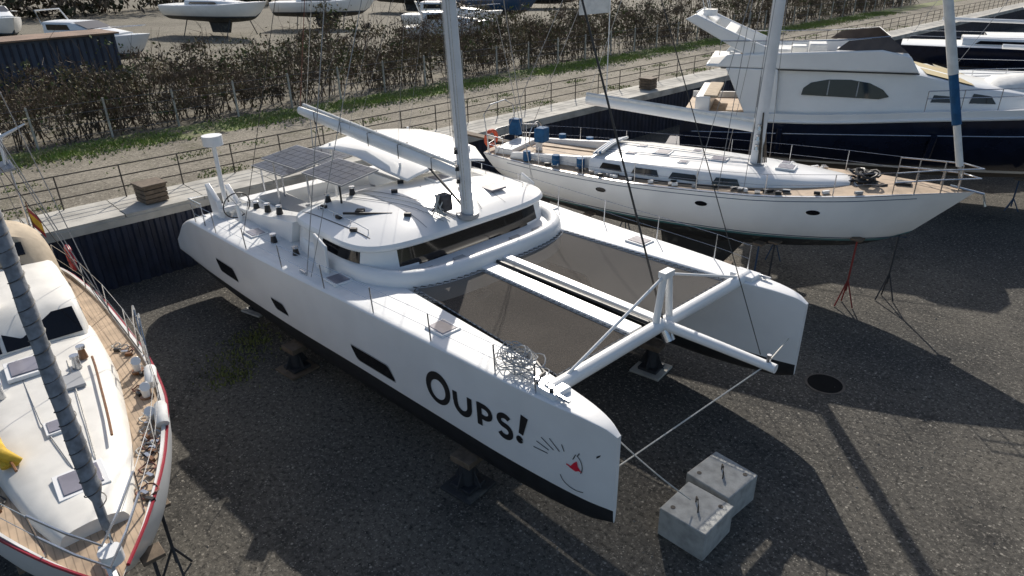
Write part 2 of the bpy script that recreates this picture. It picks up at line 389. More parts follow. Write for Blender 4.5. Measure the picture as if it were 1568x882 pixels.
def rpar(cx,cz,w,h,sl,r=.08,n=5):
    o=[]
    for sx,sz,a0 in ((1,1,0),(-1,1,90),(-1,-1,180),(1,-1,270)):
        for i in range(n+1):
            a=math.radians(a0+90*i/n); x=sx*(w/2-r)+r*math.cos(a); z=sz*(h/2-r)+r*math.sin(a); o.append((cx+x-sl*z/h*2,cz+z))
    return o
for H,sg in ((HS,-1),(HP,1),(HP,-1)):
    for cx,cz,w_,h_ in ((-11.15,1.74,1.35,.30),(-14.95,1.78,.62,.24),(-17.8,1.90,1.1,.32)):
        hpoly(P,rpar(cx,cz,w_+.05,h_+.05,.12),GREY,.004,H,sg); hpoly(P,rpar(cx,cz,w_,h_,.12),GL,.009,H,sg)
P=C.part('name_lettering')
def stroke(pts,wd,m=BLK,off=.01,closed=False):
    n=len(pts); V=[];F=[]
    for i,(x,z) in enumerate(pts):
        a=pts[i-1] if (i>0 or closed) else pts[i]; b=pts[(i+1)%n] if (i<n-1 or closed) else pts[i]
        dx,dz=b[0]-a[0],b[1]-a[1]; l=math.hypot(dx,dz) or 1; ww=wd[i] if isinstance(wd,list) else wd
        for s_ in(1,-1): V.append(HS.side(x-dz/l*ww/2*s_,z+dx/l*ww/2*s_,-1,off))
    for i in range(n if closed else n-1):
        k=(i+1)%n; F.append((2*i,2*i+1,2*k+1,2*k))
    P.add(V,F,m)
def arc(cx,cz,rx,rz,a0,a1,n=24): return [(cx+rx*math.cos(math.radians(a0+(a1-a0)*i/n)),cz+rz*math.sin(math.radians(a0+(a1-a0)*i/n))) for i in range(n+1)]
stroke(arc(-9.0,2.06,.28,.29,0,348,30),[.14+.03*math.sin(i*.2) for i in range(31)],closed=True)
stroke([(-8.52,2.24),(-8.51,2.04)]+arc(-8.31,2.02,.19,.19,180,355,16)+[(-8.12,2.26)],.125)
stroke([(-7.87,2.29),(-7.85,1.81)],.125,off=.011); stroke([(-7.90,2.25)]+arc(-7.74,2.13,.16,.12,85,-90,14)+[(-7.86,2.02)],.105)
stroke(arc(-7.24,2.20,.13,.10,35,250,14)+arc(-7.23,1.98,.14,.12,70,-150,14),.11)
stroke([(-6.78,2.50),(-6.86,2.10)],[.16,.10]); stroke(arc(-6.89,1.97,.035,.035,0,360,10),.09)
for a,b in (((-6.52,2.13),(-6.26,2.07)),((-6.42,2.26),(-6.16,2.12)),((-6.25,2.32),(-6.04,2.15)),((-6.0,2.32),(-5.95,2.2)),((-6.58,1.98),(-6.28,1.99))): stroke([a,b],.016)
stroke(arc(-5.8,2.02,.2,.24,60,-30,12),.014)
stroke(arc(-5.72,1.72,.3,.22,-170,-60,16),.014); stroke([(-5.78,2.12),(-5.73,2.24),(-5.70,2.22),(-5.66,2.3)],.016)
hpoly(P,[(-5.84,1.93),(-5.76,2.06),(-5.70,2.12),(-5.68,2.02),(-5.60,1.92),(-5.66,1.94),(-5.72,1.90)],REDF,.012)
stroke([(-5.90,1.97),(-5.80,1.95)],.03,REDF,.012)
hpoly(P,[(-5.36,2.38),(-5.29,2.44),(-5.31,2.39),(-5.36,2.34)],BLK,.012)
P=C.part('bridgedeck',.03)
prism(P,[(-19.9,7.3,2.05),(-12.2,7.3,2.05),(-11.7,9.94,2.05),(-12.2,12.6,2.05),(-19.9,12.6,2.05)],[(-19.9,7.3,2.7),(-12.2,7.3,2.7),(-11.7,9.94,2.7),(-12.2,12.6,2.7),(-19.9,12.6,2.7)],WH)
P=C.part('coachroof_base'); P.ang=1.3
o=outline(-14.1,YC,3.05,2.1,3.14,3.6)
R=[[(x,y,z) for x,y in inset(o,d,-14,YC)] for d,z in ((0,2.5),(0,3.06),(.03,3.18),(.09,3.26),(.17,3.29),(.28,3.27),(.33,3.22),(.36,3.10))]
rings(P,R,WH); cap(P,inset(o,.36,-14,YC),3.10,.02,-14,YC,DK,4)
P=C.part('coachroof'); P.ang=1.3
RN=4.6
o=outline(-14.2,YC,2.2,1.95,3.06,RN,144)
rows=((.02,3.08),(.04,3.16),(.14,3.55),(.15,3.60),(.04,3.59),(.015,3.62),(.025,3.67),(.07,3.73))
def mfr(i,j):
    x=o[j][0]; y=o[j][1]
    if i==1 and x>-12.32 and abs(y-YC)<2.2: return GL
    if i==0 and x>-12.2 and abs(y-YC)<1.75: return GL
    if i==2 and x>-12.3 and abs(y-YC)<2.05: return GL
    if i==1 and abs(y-YC)>2.7 and -14.6<x<-12.75: return GL
    return WH
rings(P,[[(x,y,z) for x,y in inset(o,d,-14,YC)] for d,z in rows],mfr)
cap(P,inset(o,.07,-14,YC),3.73,.38,-14.2,YC,WH,14,2.4)
def rz_(x,y):
    dx=(x+14.2)/(2.13 if x>-14.2 else 1.88); dy=(y-YC)/2.99; s=(abs(dx)**RN+abs(dy)**RN)**(1/RN); return 3.73+.38*(1-min(1,s)**2.4)
P=C.part('roof_fittings',.004)
def strip(y0,y1,xa,xb,wd,m):
    V=[];F=[]
    for i in range(13):
        x=xa+(xb-xa)*i/12; y=y0+(y1-y0)*i/12; V+=[(x,y-wd,rz_(x,y-wd)+.006),(x,y+wd,rz_(x,y+wd)+.006)]
    for i in range(12): F.append((2*i,2*i+2,2*i+3,2*i+1))
    C.part('roof_seams').add(V,F,m)
strip(8.7,8.7,-15.9,-12.3,.012,GREY); strip(11.2,11.2,-15.9,-12.3,.012,GREY); strip(7.25,7.4,-15.6,-12.7,.014,BLK)
def rbox(x,y,sx,sy,h,m,rz=0): box(P,(x,y,rz_(x,y)+h/2),(sx,sy,h),m,rz)
rbox(-13.7,8.0,1.2,.05,.05,BLK,.75); rbox(-13.95,7.95,.2,.2,.08,BLK,.75); rbox(-13.0,11.4,.5,.5,.05,HATCH); rbox(-14.4,10.7,.55,.55,.05,WH); rbox(-14.4,10.7,.42,.42,.06,HATCH)
for x,y in ((-14.2,7.5),(-13.3,7.35),(-15.1,7.6),(-12.9,8.6),(-13.3,10.6),(-14.3,9.2),(-14.9,9.8)): rbox(x,y,.16,.1,.08,BLK,random.random())
for x,y in ((-15.4,7.9),(-15.2,8.5),(-15.5,11.9)): winch(P,(x,y,rz_(x,y)),.085,.18)
for y0,y1 in ((9.2,8.2),(9.4,8.45),(9.55,8.75),(10.4,11.6)):
    p=[(-12.3+(-15.3+12.3)*k/8,y0+(y1-y0)*k/8,0) for k in range(9)]; tube(C.part('halyards'),[(a,b,rz_(a,b)+.025) for a,b,_ in p],.009,random.choice([ROPE,GREY,WIRE]),4)
Pg=C.part('grab_rails')
for y in (7.5,12.4):
    tube(Pg,[(x,y,rz_(x,y)+.09) for x in np.linspace(-15.2,-12.9,6)],.013,SS,5)
    for x in np.linspace(-15.2,-12.9,4): tube(Pg,[(x,y,rz_(x,y)),(x,y,rz_(x,y)+.09)],.012,SS,5)
P=C.part('foredeck_fittings',.005)
for y in (8.2,9.1,10.9,11.7): box(P,(-11.62,y,3.13),(.2,.3,.04),GREY)
P=C.part('daggerboards',.03)
for y in (6.62,13.26):
    prism(P,[(-13.95,y-.03,2.85),(-13.4,y-.03,2.85),(-13.35,y-.03,3.65),(-13.85,y-.03,3.85)],[(-13.95,y+.05,2.85),(-13.4,y+.05,2.85),(-13.35,y+.05,3.65),(-13.85,y+.05,3.85)],WH)
P=C.part('cockpit',.04)
for sg in (-1,1):
    yo=YC+sg*3.0; yi=YC+sg*2.35
    sideprof(P,[(-19.5,2.6),(-16.0,2.6),(-15.6,3.55),(-16.6,3.42),(-17.6,3.25),(-19.3,3.1)],min(yo,yi),max(yo,yi),WH)
    box(P,(-18.0,YC+sg*1.9,2.95),(2.6,.8,.42),WH); box(C.part('cushions',.04),(-18.0,YC+sg*1.9,3.2),(2.5,.72,.1),GREY)
    c=(-19.35,YC+sg*3.15)
    prism(P,[(c[0]-.35,c[1]-.35,2.7),(c[0]+.25,c[1]-.35,2.7),(c[0]+.1,c[1]-.35,3.35),(c[0]-.55,c[1]-.35,3.75)],[(c[0]-.35,c[1]-.2,2.7),(c[0]+.25,c[1]-.2,2.7),(c[0]+.1,c[1]-.2,3.35),(c[0]-.55,c[1]-.2,3.75)],WH)
    prism(P,[(c[0]-.35,c[1]+.2,2.7),(c[0]+.25,c[1]+.2,2.7),(c[0]+.1,c[1]+.2,3.2),(c[0]-.55,c[1]+.2,3.6)],[(c[0]-.35,c[1]+.35,2.7),(c[0]+.25,c[1]+.35,2.7),(c[0]+.1,c[1]+.35,3.2),(c[0]-.55,c[1]+.35,3.6)],WH)
    box(P,(c[0],c[1],3.1),(.5,.6,.12),WH)
    for k in range(3): winch(P,(-16.9-.75*k,YC+sg*2.72,3.38-.12*k),.1,.2)
    W=C.part('steering_wheels'); cc=Vector((-18.55,YC+sg*3.2,3.35)); ring=[cc+Vector((.1*math.sin(a),.38*math.cos(a),.38*math.sin(a))) for a in np.linspace(0,2*math.pi,25)]
    tube(W,ring,.018,BLK,5)
    for a in (0,1.05,2.1): tube(W,[cc+Vector((.1*math.sin(a),.38*math.cos(a),.38*math.sin(a))),cc-Vector((.1*math.sin(a),.38*math.cos(a),.38*math.sin(a)))],.01,SS,4)
    tube(W,[cc,cc-Vector((-.15,0,.7))],.06,WH,8)
box(P,(-19.7,YC,2.85),(.5,5.2,.5),WH); box(P,(-16.1,YC,3.0),(.12,5.0,.9),WH)
box(C.part('saloon_door'),(-16.18,YC,3.1),(.03,3.4,.6),GL)
box(C.part('aft_beam',.05),(-20.6,YC,2.45),(.3,5.,.3),WH)
P=C.part('hardtop',.03)
R=[]
for x,zc in ((-18.7,4.62),(-17.8,4.75),(-16.5,4.78),(-15.2,4.65),(-14.5,4.45)):
    wf=1.6 if x<-15 else 1.35
    R.append([(x,11.1+wf*q,zc-.18*q*q) for q in np.linspace(-1,1,9)]+[(x,11.1+wf*q,zc-.07-.18*q*q) for q in np.linspace(1,-1,9)])
rings(P,R,WH,True,True,True)
for x,y in ((-18.3,9.7),(-18.3,12.5),(-15.0,12.3),(-15.0,9.9)): tube(C.part('hardtop_legs'),[(x,y,2.9),(x,y,4.6)],.035,WH,8)
def solar(P,c,sx,sy,rz,ry,rx,nx=6,ny=4):
    box(P,c,(sx,sy,.04),ALG,rz,ry,rx)
    R=Matrix.Rotation(rz,3,'Z')@Matrix.Rotation(ry,3,'Y')@Matrix.Rotation(rx,3,'X')
    for i in range(nx):
        for j in range(ny):
            q=Vector(((i+.5)/nx*(sx-.05)-(sx-.05)/2,(j+.5)/ny*(sy-.05)-(sy-.05)/2,.024)); box(P,Vector(c)+R@q,((sx-.05)/nx*.95,(sy-.05)/ny*.95,.006),SOLAR,rz,ry,rx)
P=C.part('solar_panels')
solar(P,(-17.35,8.15,4.66),1.75,1.15,.08,.0,.12); solar(P,(-15.38,8.32,4.62),1.75,1.15,.08,.0,.12)
solar(P,(-19.3,8.6,3.95),1.8,1.1,.08,.0,.08); solar(P,(-19.3,9.9,3.99),1.8,1.1,.08,.0,.08)
for x,y in ((-18.1,7.8),(-16.4,7.9),(-14.9,8.0)): tube(C.part('arch_tubes'),[(x,y,2.9),(x,y,4.5)],.025,BLK if x>-15 else SS,6)
for x,y in ((-20.0,8.2),(-18.6,8.2)): tube(C.part('arch_tubes'),[(x,y,2.8),(x,y,3.9)],.025,SS,6)
P=C.part('radar_pole'); rp=(-19.4,6.75)
tube(P,[(rp[0],rp[1],2.7),(rp[0],rp[1],4.95)],.06,WH,10); tube(P,[(rp[0],rp[1],4.9),(rp[0],rp[1],4.97),(rp[0],rp[1],5.12),(rp[0],rp[1],5.17)],.27,WH,20)
mb=Vector((-12.25,9.90,3.85)); mt_=Vector((-13.4,9.94,22.5))
P=C.part('mast'); n=14; R=[]
for k in range(12):
    f=k/11; c=mb.lerp(mt_,f); a=.20*(1-.35*f**3); b_=.13*(1-.35*f**3)
    R.append([c+Vector((math.cos(q)*a,math.sin(q)*b_,0)) for q in np.linspace(0,2*math.pi,n,endpoint=False)])
rings(P,R,ALU,True,True,True); disc(P,(mb.x,mb.y,3.80),.28,.1,ALG)
Q=C.part('mast_fittings'); 
for z in (4.6,4.9,5.3): 
    f=(z-3.8)/18.7; c=mb.lerp(mt_,f); winch(Q,(c.x-.05,c.y-.16,c.z),.05,.1)
for dx in (-.12,.05,.15): tube(Q,[mb+Vector((dx,-.14,.2)),mt_+Vector((dx,-.09,0))],.009,random.choice([DWIRE,ROPE]),4)
for z in (10.,15.5):
    f=(z-3.8)/18.7; c=mb.lerp(mt_,f)
    for sg in (-1,1): tube(C.part('spreaders'),[c,c+Vector((-.5,sg*1.1,.05))],.05,ALU,6,.03)
box(C.part('rope_bag',.04),(-12.5,9.42,4.22),(.3,.26,.4),M('bag_grey',(.10,.09,.09),.9,ns=8,na=.4)); 
for k in range(12): tube(C.part('rope_bag_lines'),[(-12.5+random.gauss(0,.08),9.3+random.gauss(0,.05),4.42),(-12.5+random.gauss(0,.12),9.22+random.gauss(0,.06),4.15),(-12.5+random.gauss(0,.15),9.2+random.gauss(0,.1),3.98)],.018,random.choice([RWIRE,DWIRE,ROPE,GREY]),5)
gb=Vector((-12.45,9.92,4.80)); be=Vector((-20.5,10.0,5.2))
P=C.part('boom'); R=[]
for f in np.linspace(0,1,8):
    c=gb.lerp(be,f); a=.13+.06*math.sin(f*3.1)
    R.append([c+Vector((0,math.cos(q)*a*.75,math.sin(q)*a)) for q in np.linspace(0,2*math.pi,10,endpoint=False)])
rings(P,R,WH,True,True,True)
tube(P,[gb+Vector((0,0,.2)),be+Vector((.3,0,.22))],.05,WCAN,8)
for f in (.12,.3,.48,.66,.85): c=gb.lerp(be,f); tube(P,[c+Vector((0,-.16,-.16)),c+Vector((0,-.16,.2)),c+Vector((0,.16,.2))],.014,BLK,4)
tube(C.part('gooseneck'),[gb,(mb.x-.03,9.91,4.80)],.05,ALG,8); tube(C.part('vang'),[gb.lerp(be,.2),(mb.x-.15,9.91,4.0)],.035,BLK,6)
W=C.part('standing_rigging')
hd=mb.lerp(mt_,.86)
for sg in (-1,1):
    tube(W,[hd,(-13.7,YC+sg*3.72,2.9)],.011,WIRE,5); tube(W,[mb.lerp(mt_,.55),(-13.55,YC+sg*3.7,2.9)],.009,WIRE,5)
    tube(W,[mb.lerp(mt_,.84),(-17.4,YC+sg*3.6,2.9)],.009,DWIRE,4)
tube(W,[(-6.5,9.94,3.15),hd],.022,DWIRE,6); tube(W,[(-4.5,10.0,3.2),mt_],.010,DWIRE,4)
tube(W,[be,mt_],.012,RWIRE,4); tube(W,[be+Vector((.2,.1,0)),mb.lerp(mt_,.95)],.008,ROPE,4)
for f in (.3,.6,.85):
    for sg in (-1,1): tube(W,[gb.lerp(be,f)+Vector((0,sg*.15,.1)),mb.lerp(mt_,.45)+Vector((0,sg*.4,0))],.005,WIRE,4)
tube(W,[be+Vector((.6,0,-.15)),(-20.0,9.94,2.9)],.016,ROPE,4); tube(W,[be+Vector((.9,0,-.15)),(-19.9,10.3,2.9)],.016,BLK,4)
P=C.part('crossbeam'); tube(P,[(-6.5,6.75,3.02),(-6.5,9.94,3.04),(-6.5,13.13,3.02)],.135,WH,14)
for y in (6.84,13.04): box(C.part('beam_saddles',.03),(-6.5,y,3.02),(.55,.42,.2),WH)
P=C.part('seagull_striker'); ap=(-6.5,9.94,4.12)
for y in (9.72,10.16): tube(P,[(-6.5,y,3.1),(ap[0],9.94+(y-9.94)*.35,ap[2])],.07,WH,10)
box(P,ap,(.16,.3,.12),WH)
tube(P,[ap,(-6.5,7.2,3.12)],.028,WH,8); tube(P,[ap,(-6.5,12.7,3.12)],.028,WH,8); tube(P,[(-6.5,9.94,3.06),(-6.3,9.94,2.75)],.12,SS,10)
P=C.part('bowsprit'); tube(P,[(-6.55,9.94,3.05),(-5.4,9.97,3.05),(-4.2,10.02,3.03)],.11,WH,12,.085)
tube(P,[(-4.35,10.02,3.06),(-4.35,10.02,3.25)],.04,SS,8)
tube(C.part('bowsprit_stays'),[(-4.4,10.02,3.0),(-5.25,6.95,2.0)],.014,ROPE,5); tube(C.part('bowsprit_stays'),[(-4.4,10.02,3.0),(-5.25,12.9,2.0)],.014,ROPE,5)
P=C.part('longeron',.02)
box(P,(-8.85,10.04,2.98),(4.9,.22,.2),WH)
box(P,(-9.05,9.46,2.98),(4.6,.40,.07),WH)
tube(C.part('furling_lines'),[(-11.2,9.75,3.02),(-6.7,9.78,3.05)],.04,BLK,6); tube(C.part('furling_lines'),[(-11.2,9.82,3.02),(-6.7,9.86,3.05)],.02,ROPE,6)
P=C.part('trampolines'); LC=C.part('lacing')
def xr(y): 
    d=abs(y-YC)/3.14; return -14.1+3.05*(1-min(.999,d)**3.6)**(1/3.6)+.10
def tramp(sg,yin):
    nu,nv=16,20; V=[]
    for i in range(nu+1):
        for j in range(nv+1):
            f=j/nv; x=-11.2+(4.42)*f
            for _ in range(2):
                ye=YC+sg*(3.1-hw(tx(x))-.10); y=yin+(ye-yin)*i/nu; x=xr(y)+(-6.78-xr(y))*f
            V.append((x,y,2.96-.07*math.sin(math.pi*i/nu)*math.sin(math.pi*f)))
    F=[(i*(nv+1)+j,(i+1)*(nv+1)+j,(i+1)*(nv+1)+j+1,i*(nv+1)+j+1) for i in range(nu) for j in range(nv)]
    P.add(V,F,TRAMP,True)
    def lace(A,nrm,wd=.11):
        A=[Vector(a) for a in A]; ln=sum((A[i+1]-A[i]).length for i in range(len(A)-1)); k=int(ln/.085); pts=[]
        cum=[0]
        for i in range(len(A)-1): cum.append(cum[-1]+(A[i+1]-A[i]).length)
        for q in range(k+1):
            s_=ln*q/k; i=min(int(np.searchsorted(cum,s_,side='right'))-1,len(A)-2); p=A[i].lerp(A[i+1],(s_-cum[i])/(cum[i+1]-cum[i]))
            pts.append(p+Vector(nrm)*(wd if q%2 else -.01)+Vector((0,0,.015)))
        tube(LC,pts,.011,BLK,3); tube(LC,[a+Vector((0,0,.008)) for a in A],.016,GREY,4)
    g_=lambda i,j:V[i*(nv+1)+j]
    lace([g_(nu,j) for j in range(nv+1)],(0,sg,0)); lace([g_(0,j) for j in range(nv+1)],(0,-sg,0)); lace([g_(i,nv) for i in range(nu+1)],(1,0,0)); lace([g_(i,0) for i in range(nu+1)],(-1,0,0),.1)
tramp(-1,9.22); tramp(1,10.20)
P=C.part('deck_hatches',.008)
for H,sg in ((HS,-1),(HP,1)):
    for x in (-9.4,-12.9,-17.2):
        z=zs(tx(x))+.1*min(1,hw(tx(x)))+.02; y=H.y0+(0 if x>-11 else sg*.25)
        box(P,(x,y,z),(.56,.46,.05),WH); box(P,(x,y,z+.012),(.46,.36,.05),HATCH)
    for x in (-6.1,-13.9,-19.9): 
        y=H.y0+(sg*.12 if x>-7 else sg*.6); z=zs(tx(x))+.1; box(P,(x,y,z),(.26,.05,.05),SS); box(P,(x,y,z-.02),(.08,.06,.06),SS)
    lifeline(C,H,[-19.6,-18.2,-16.4,-14.6,-12.8,-11.0,-9.2,-7.5,-6.6],sg)
    a=Vector(H.edge(-19.9,sg,.1,.7)); tube(C.part('pushpits'),[H.edge(-19.0,sg,.1,0),H.edge(-19.0,sg,.1,.7),a,(-20.6,H.y0,3.2),(-20.6,H.y0,2.6)],.018,SS,6)
    for x in (-16.2,-15.0): winch(C.part('side_winches'),(x,H.y0+sg*.2,2.93),.09,.2)
P=C.part('coiled_rope')
for k in range(20):
    c=Vector((-7.25+random.gauss(0,.18),6.85+random.gauss(0,.08),3.13+.014*k)); r=random.uniform(.16,.34); ph=random.random()*6
    tube(P,[c+Vector((r*math.cos(a),.75*r*math.sin(a),.04*math.sin(3*a+ph))) for a in np.linspace(0,6.28,18)],.011,random.choice([ROPE,ROPE,GREY]),4)
for x in (-6.7,-6.35): winch(C.part('bow_fittings'),(x,6.7,3.08),.05,.1,BLK)
tube(C.part('bow_fittings'),[(-6.75,6.8,3.15),(-6.9,7.1,3.05),(-7.3,7.3,3.0)],.03,BLK,6)
C.done()
T=Thing('concrete_block',(-4.55,8.58,0),.03); 
def cblock(T):
    P=T.part('block',.02); box(P,(0,0,.31),(.93,.95,.62),CONC)
    Q=T.part('lifting_eye'); tube(Q,[(.08,-.1,.6),(.08,-.1,.74),(0,0,.8),(-.08,.1,.74),(-.08,.1,.6)],.016,RUST,6)
    for a,b in ((.3,.3),(-.3,-.3)): disc(Q,(a,b,.615),.045,.012,RUST,10)
    T.done()
cblock(T); T=Thing('concrete_block',(-4.7,9.66,0),-.05); cblock(T)
T=Thing('mooring_line'); tube(T.part('rope'),catenary((-5.15,6.9,2.75),(-4.65,8.5,.78),.05),.014,ROPE,5); T.done()
def pillar(x,y,top,r=.16,m=STAND,pad=.8,padm=CONC):
    T=Thing('boat_stand',(x,y,0),random.uniform(-.3,.3)); P=T.part('base',.01); box(P,(0,0,.03),(pad,pad,.06),padm)
    box(P,(0,0,.1),(.5,.5,.08),m); tube(T.part('post'),[(0,0,.1),(0,0,top-.12)],r,m,14); box(T.part('head',.01),(0,0,top-.08),(.5,.4,.14),WOOD); 
    for a in range(4): 
        c,s_=math.cos(a*1.57),math.sin(a*1.57); prism(T.part('gussets'),[(c*r,s_*r,.14),(c*.34,s_*.34,.14),(c*r,s_*r,.5)],[(c*r-s_*.02,s_*r+c*.02,.14),(c*.34-s_*.02,s_*.34+c*.02,.14),(c*r-s_*.02,s_*r+c*.02,.5)],m)
    T.done()
for x,ya,yb in ((-14.75,6.05,12.1),(-8.35,6.42,12.45)):
    t=tx(x); pillar(x,ya,zk(t)+.16,padm=AFB if x>-10 else WOOD); pillar(x,yb,zk(t)+.16,padm=CONW)
for y in (6.84,13.04): pillar(-18.6,y,zk(tx(-18.6))+.03,.12)
T=Thing('manhole_cover',(-5.0,14.9,.004)); disc(T.part('rim'),(0,0,0),.46,.012,RUST,28); disc(T.part('lid'),(0,0,.006),.40,.012,M('cast_iron_dark',(.014,.014,.014),.95,spec=.05,bump=.3),28); T.done()
def propstand(x,y,z,dx,dy,m=STRED):
    T=Thing('boat_prop',(x,y,0)); P=T.part('legs'); top=Vector((dx,dy,z))
    mid=Vector((0,0,z*.4))
    for a in (0,2.1,4.2): tube(P,[(.28*math.cos(a),.28*math.sin(a),.02),mid],.022,m,6)
    tube(P,[mid-Vector((0,0,.35)),top],.028,m,6); box(T.part('pad',.01),top,(.3,.3,.06),WOOD); T.done()
# ---------------------------------------------------------------- sloop
a=math.atan2(4.2,14.2); S=Thing('sailing_yacht',(-18.6,16.6,0),a); SL=14.9
hb=sm([0,.08,.25,.45,.62,.78,.9,.97,1],[.95,1.35,1.85,2.05,1.95,1.45,.75,.25,.04]); z_s=sm([0,.3,.6,1],[3.12,3.12,3.22,3.62]); z_k=sm([0,.15,.5,.85,1],[2.0,1.5,1.15,1.6,2.2])
H=Hull(S,0,SL,hb,z_s,z_k,1.95,ga=2.6,gb=.55,rb=1.3,rs=.9,stripe=TEAL,mb=AFB,deck=[(1,.02),(.965,.04),(.9,.03),(.72,.05),(.45,.08),(.15,.1)],mdeck=lambda q,t: WH if q<1 else TEAK)
P=S.part('stripe')
for zz,wd in ((2.06,.03),(-.12,.02)):
    V=[];F=[];xs=np.linspace(1.2,13.6,60)
    for x in xs:
        z=zz if zz>0 else z_s(x/SL)+zz
        for d in (0,wd): V.append(H.side(x,z+d,-1,.006))
    for i in range(59): F.append((2*i,2*i+2,2*i+3,2*i+1))
    P.add(V,F,BLUE)
P=S.part('coachroof'); P.ang=1.
house(P,[(4.3,1.40,3.56),(5.5,1.52,3.60),(7.5,1.50,3.60),(9.5,1.28,3.58),(10.8,.92,3.56),(11.6,.62,3.55),(11.9,.42,3.54)],lambda x:z_s(x/SL)+.02,WH)
P=S.part('cabin_windows')
hwf=sm([4.3,5.5,7.5,9.5,10.8,11.6],[1.40,1.52,1.50,1.28,.92,.6])
for sg in (-1,1):
    for x0,x1 in ((4.7,5.5),(5.8,6.7),(7.0,7.9),(8.3,9.1)):
        V=[(x,sg*(hwf(x)*(.985 if z<3.4 else .95)+.014),z) for x,z in ((x0,3.30),(x1,3.30),(x1-.1,3.49),(x0+.1,3.49))]; P.add(V,[(0,1,2,3)],GL)
P=S.part('hatches',.008)
for x,y in ((6.3,0),(8.1,0),(10.1,0),(10.0,.55),(7.2,.75),(7.2,-.75),(5.4,.5),(5.4,-.5),(12.6,0)):
    zt=3.66 if x<11 else 3.45; zt-=.02*abs(y)*2; s_=.55 if y==0 else .3; box(P,(x,y,zt),(s_,s_,.06),WH); box(P,(x,y,zt+.01),(s_*.8,s_*.8,.06),HATCH)
Q=S.part('deck_gear')
for k in range(70):
    x=random.uniform(1,12.5); sg=random.choice([-1,1]); y=sg*random.uniform(.76,.92)*hb(x/SL); box(Q,(x,y,z_s(x/SL)+.09),(random.uniform(.08,.25),.07,.08),random.choice([BLK,SS,GREY,WH]),random.random())
for sg in(-1,1): tube(Q,[(x,sg*hb(x/SL)*.84,z_s(x/SL)+.10) for x in np.linspace(5,10.5,8)],.02,BLK,5)
for y in (.3,.5,-.3,-.5): tube(Q,[(9.0,y*.5,3.7),(7.,y,3.69),(4.6,y*1.4,3.66)],.01,random.choice([ROPE,BLC,RWIRE]),4)
P=S.part('portlights')
for x in (5.0,8.2,11.2): 
    c=[( x+.14*math.cos(q)*1.3,2.78+.075*math.sin(q)+.02*(x-5)) for q in np.linspace(0,6.28,14,endpoint=False)]
    for sg in(-1,1): hpoly(P,c,GL,.01,H,sg)
P=S.part('cockpit',.03)
for sg in (-1,1):
    sideprof(P,[(1.2,3.1),(4.3,3.1),(4.35,3.55),(3.2,3.46),(1.3,3.35)],min(sg*1.2,sg*1.0),max(sg*1.2,sg*1.0),WH)
    box(P,(2.8,sg*.75,3.22),(2.9,.45,.06),TEAK)
    for k,x in enumerate((2.0,3.1,4.0)): disc(S.part('winch_covers'),(x,sg*1.35,3.2),.13,.32,BLC,12)
box(P,(2.8,0,3.17),(2.9,.95,.03),TEAK); box(P,(.8,0,3.25),(.7,1.8,.22),WH)
box(P,(4.5,0,3.45),(.6,1.3,.4),WH)
P=S.part('sprayhood_folded'); 
for k in range(5): tube(P,[(4.35+.07*k,y,3.62+.10*math.cos(y*1.1)+.02*k) for y in np.linspace(-1.1,1.1,9)],.045,BLC if k%2 else WCAN,6)
cc=Vector((1.6,0,3.75)); W=S.part('wheel'); tube(W,[cc+Vector((.05*math.sin(q),.45*math.cos(q),.45*math.sin(q))) for q in np.linspace(0,6.28,25)],.018,SS,5); tube(W,[(1.75,0,3.2),(1.75,0,3.8)],.12,WH,10); box(S.part('binnacle_cover',.05),(1.9,-.1,3.8),(.4,.45,.5),BLC)
box(S.part('outboard_cover',.05),(.35,.75,3.75),(.4,.35,.6),BLC)
W=S.part('lifebuoy'); cc=Vector((.15,-.65,3.6)); tube(W,[cc+Vector((.05*math.cos(q),.27*math.cos(q),.27*math.sin(q))) for q in np.linspace(0,6.28,20)],.07,ORNG,8)
for sg in(-1,1): lifeline(S,H,[1.0,2.6,4.3,6.1,8.0,9.9,11.6,13.0],sg)
P=S.part('pulpit')
for z in (.36,.62): tube(P,[H.edge(13.0,-1,.05,z),H.edge(13.9,-1,.0,z+.03),H.edge(14.5,-1,-.1,z+.04),(14.95,0,3.62+z),H.edge(14.5,1,-.1,z+.04),H.edge(13.9,1,.0,z+.03),H.edge(13.0,1,.05,z)],.02,SS,6)
for x in (13.5,14.1,14.5):
    for sg in(-1,1): tube(P,[H.edge(x,sg,.03,0),H.edge(x,sg,.0,.64)],.018,SS,6)
P=S.part('pushpit')
for z in (.35,.68): tube(P,[H.edge(1.0,-1,.05,z),H.edge(.2,-1,.05,z),(.02,0,3.12+z),H.edge(.2,1,.05,z),H.edge(1.0,1,.05,z)],.016,SS,6)
for x in (.2,.6):
    for sg in(-1,1): tube(P,[H.edge(x,sg,.05,0),H.edge(x,sg,.05,.68)],.016,SS,6)
P=S.part('arch'); tube(P,[(.3,-1.0,3.1),(.1,-1.0,4.5),(.05,-.5,4.75),(.05,.5,4.75),(.1,1.0,4.5),(.3,1.0,3.1)],.022,SS,6); 
box(S.part('passerelle'),(-.9,.3,3.35),(2.4,.35,.06),WOOD,ry=.08)
P=S.part('windlass',.02); box(P,(13.2,0,3.55),(.4,.3,.22),BLK); 
for k in range(16): 
    c=Vector((12.2+random.gauss(0,.14),random.gauss(-.1,.15),3.45+.025*k)); tube(S.part('rope_heap'),[c+Vector((.22*math.cos(q),.22*math.sin(q),.05*math.sin(2*q+k))) for q in np.linspace(0,6.28,12)],.035,random.choice([BLK,DWIRE,DWIRE,GREY]),5)
tube(S.part('anchor'),[(14.3,0,3.7),(15.1,0,3.58),(15.2,0,3.25)],.035,SS,6); 
mbs=Vector((9.2,0,3.62)); mts=Vector((9.3,0,22.)); P=S.part('mast'); R=[]
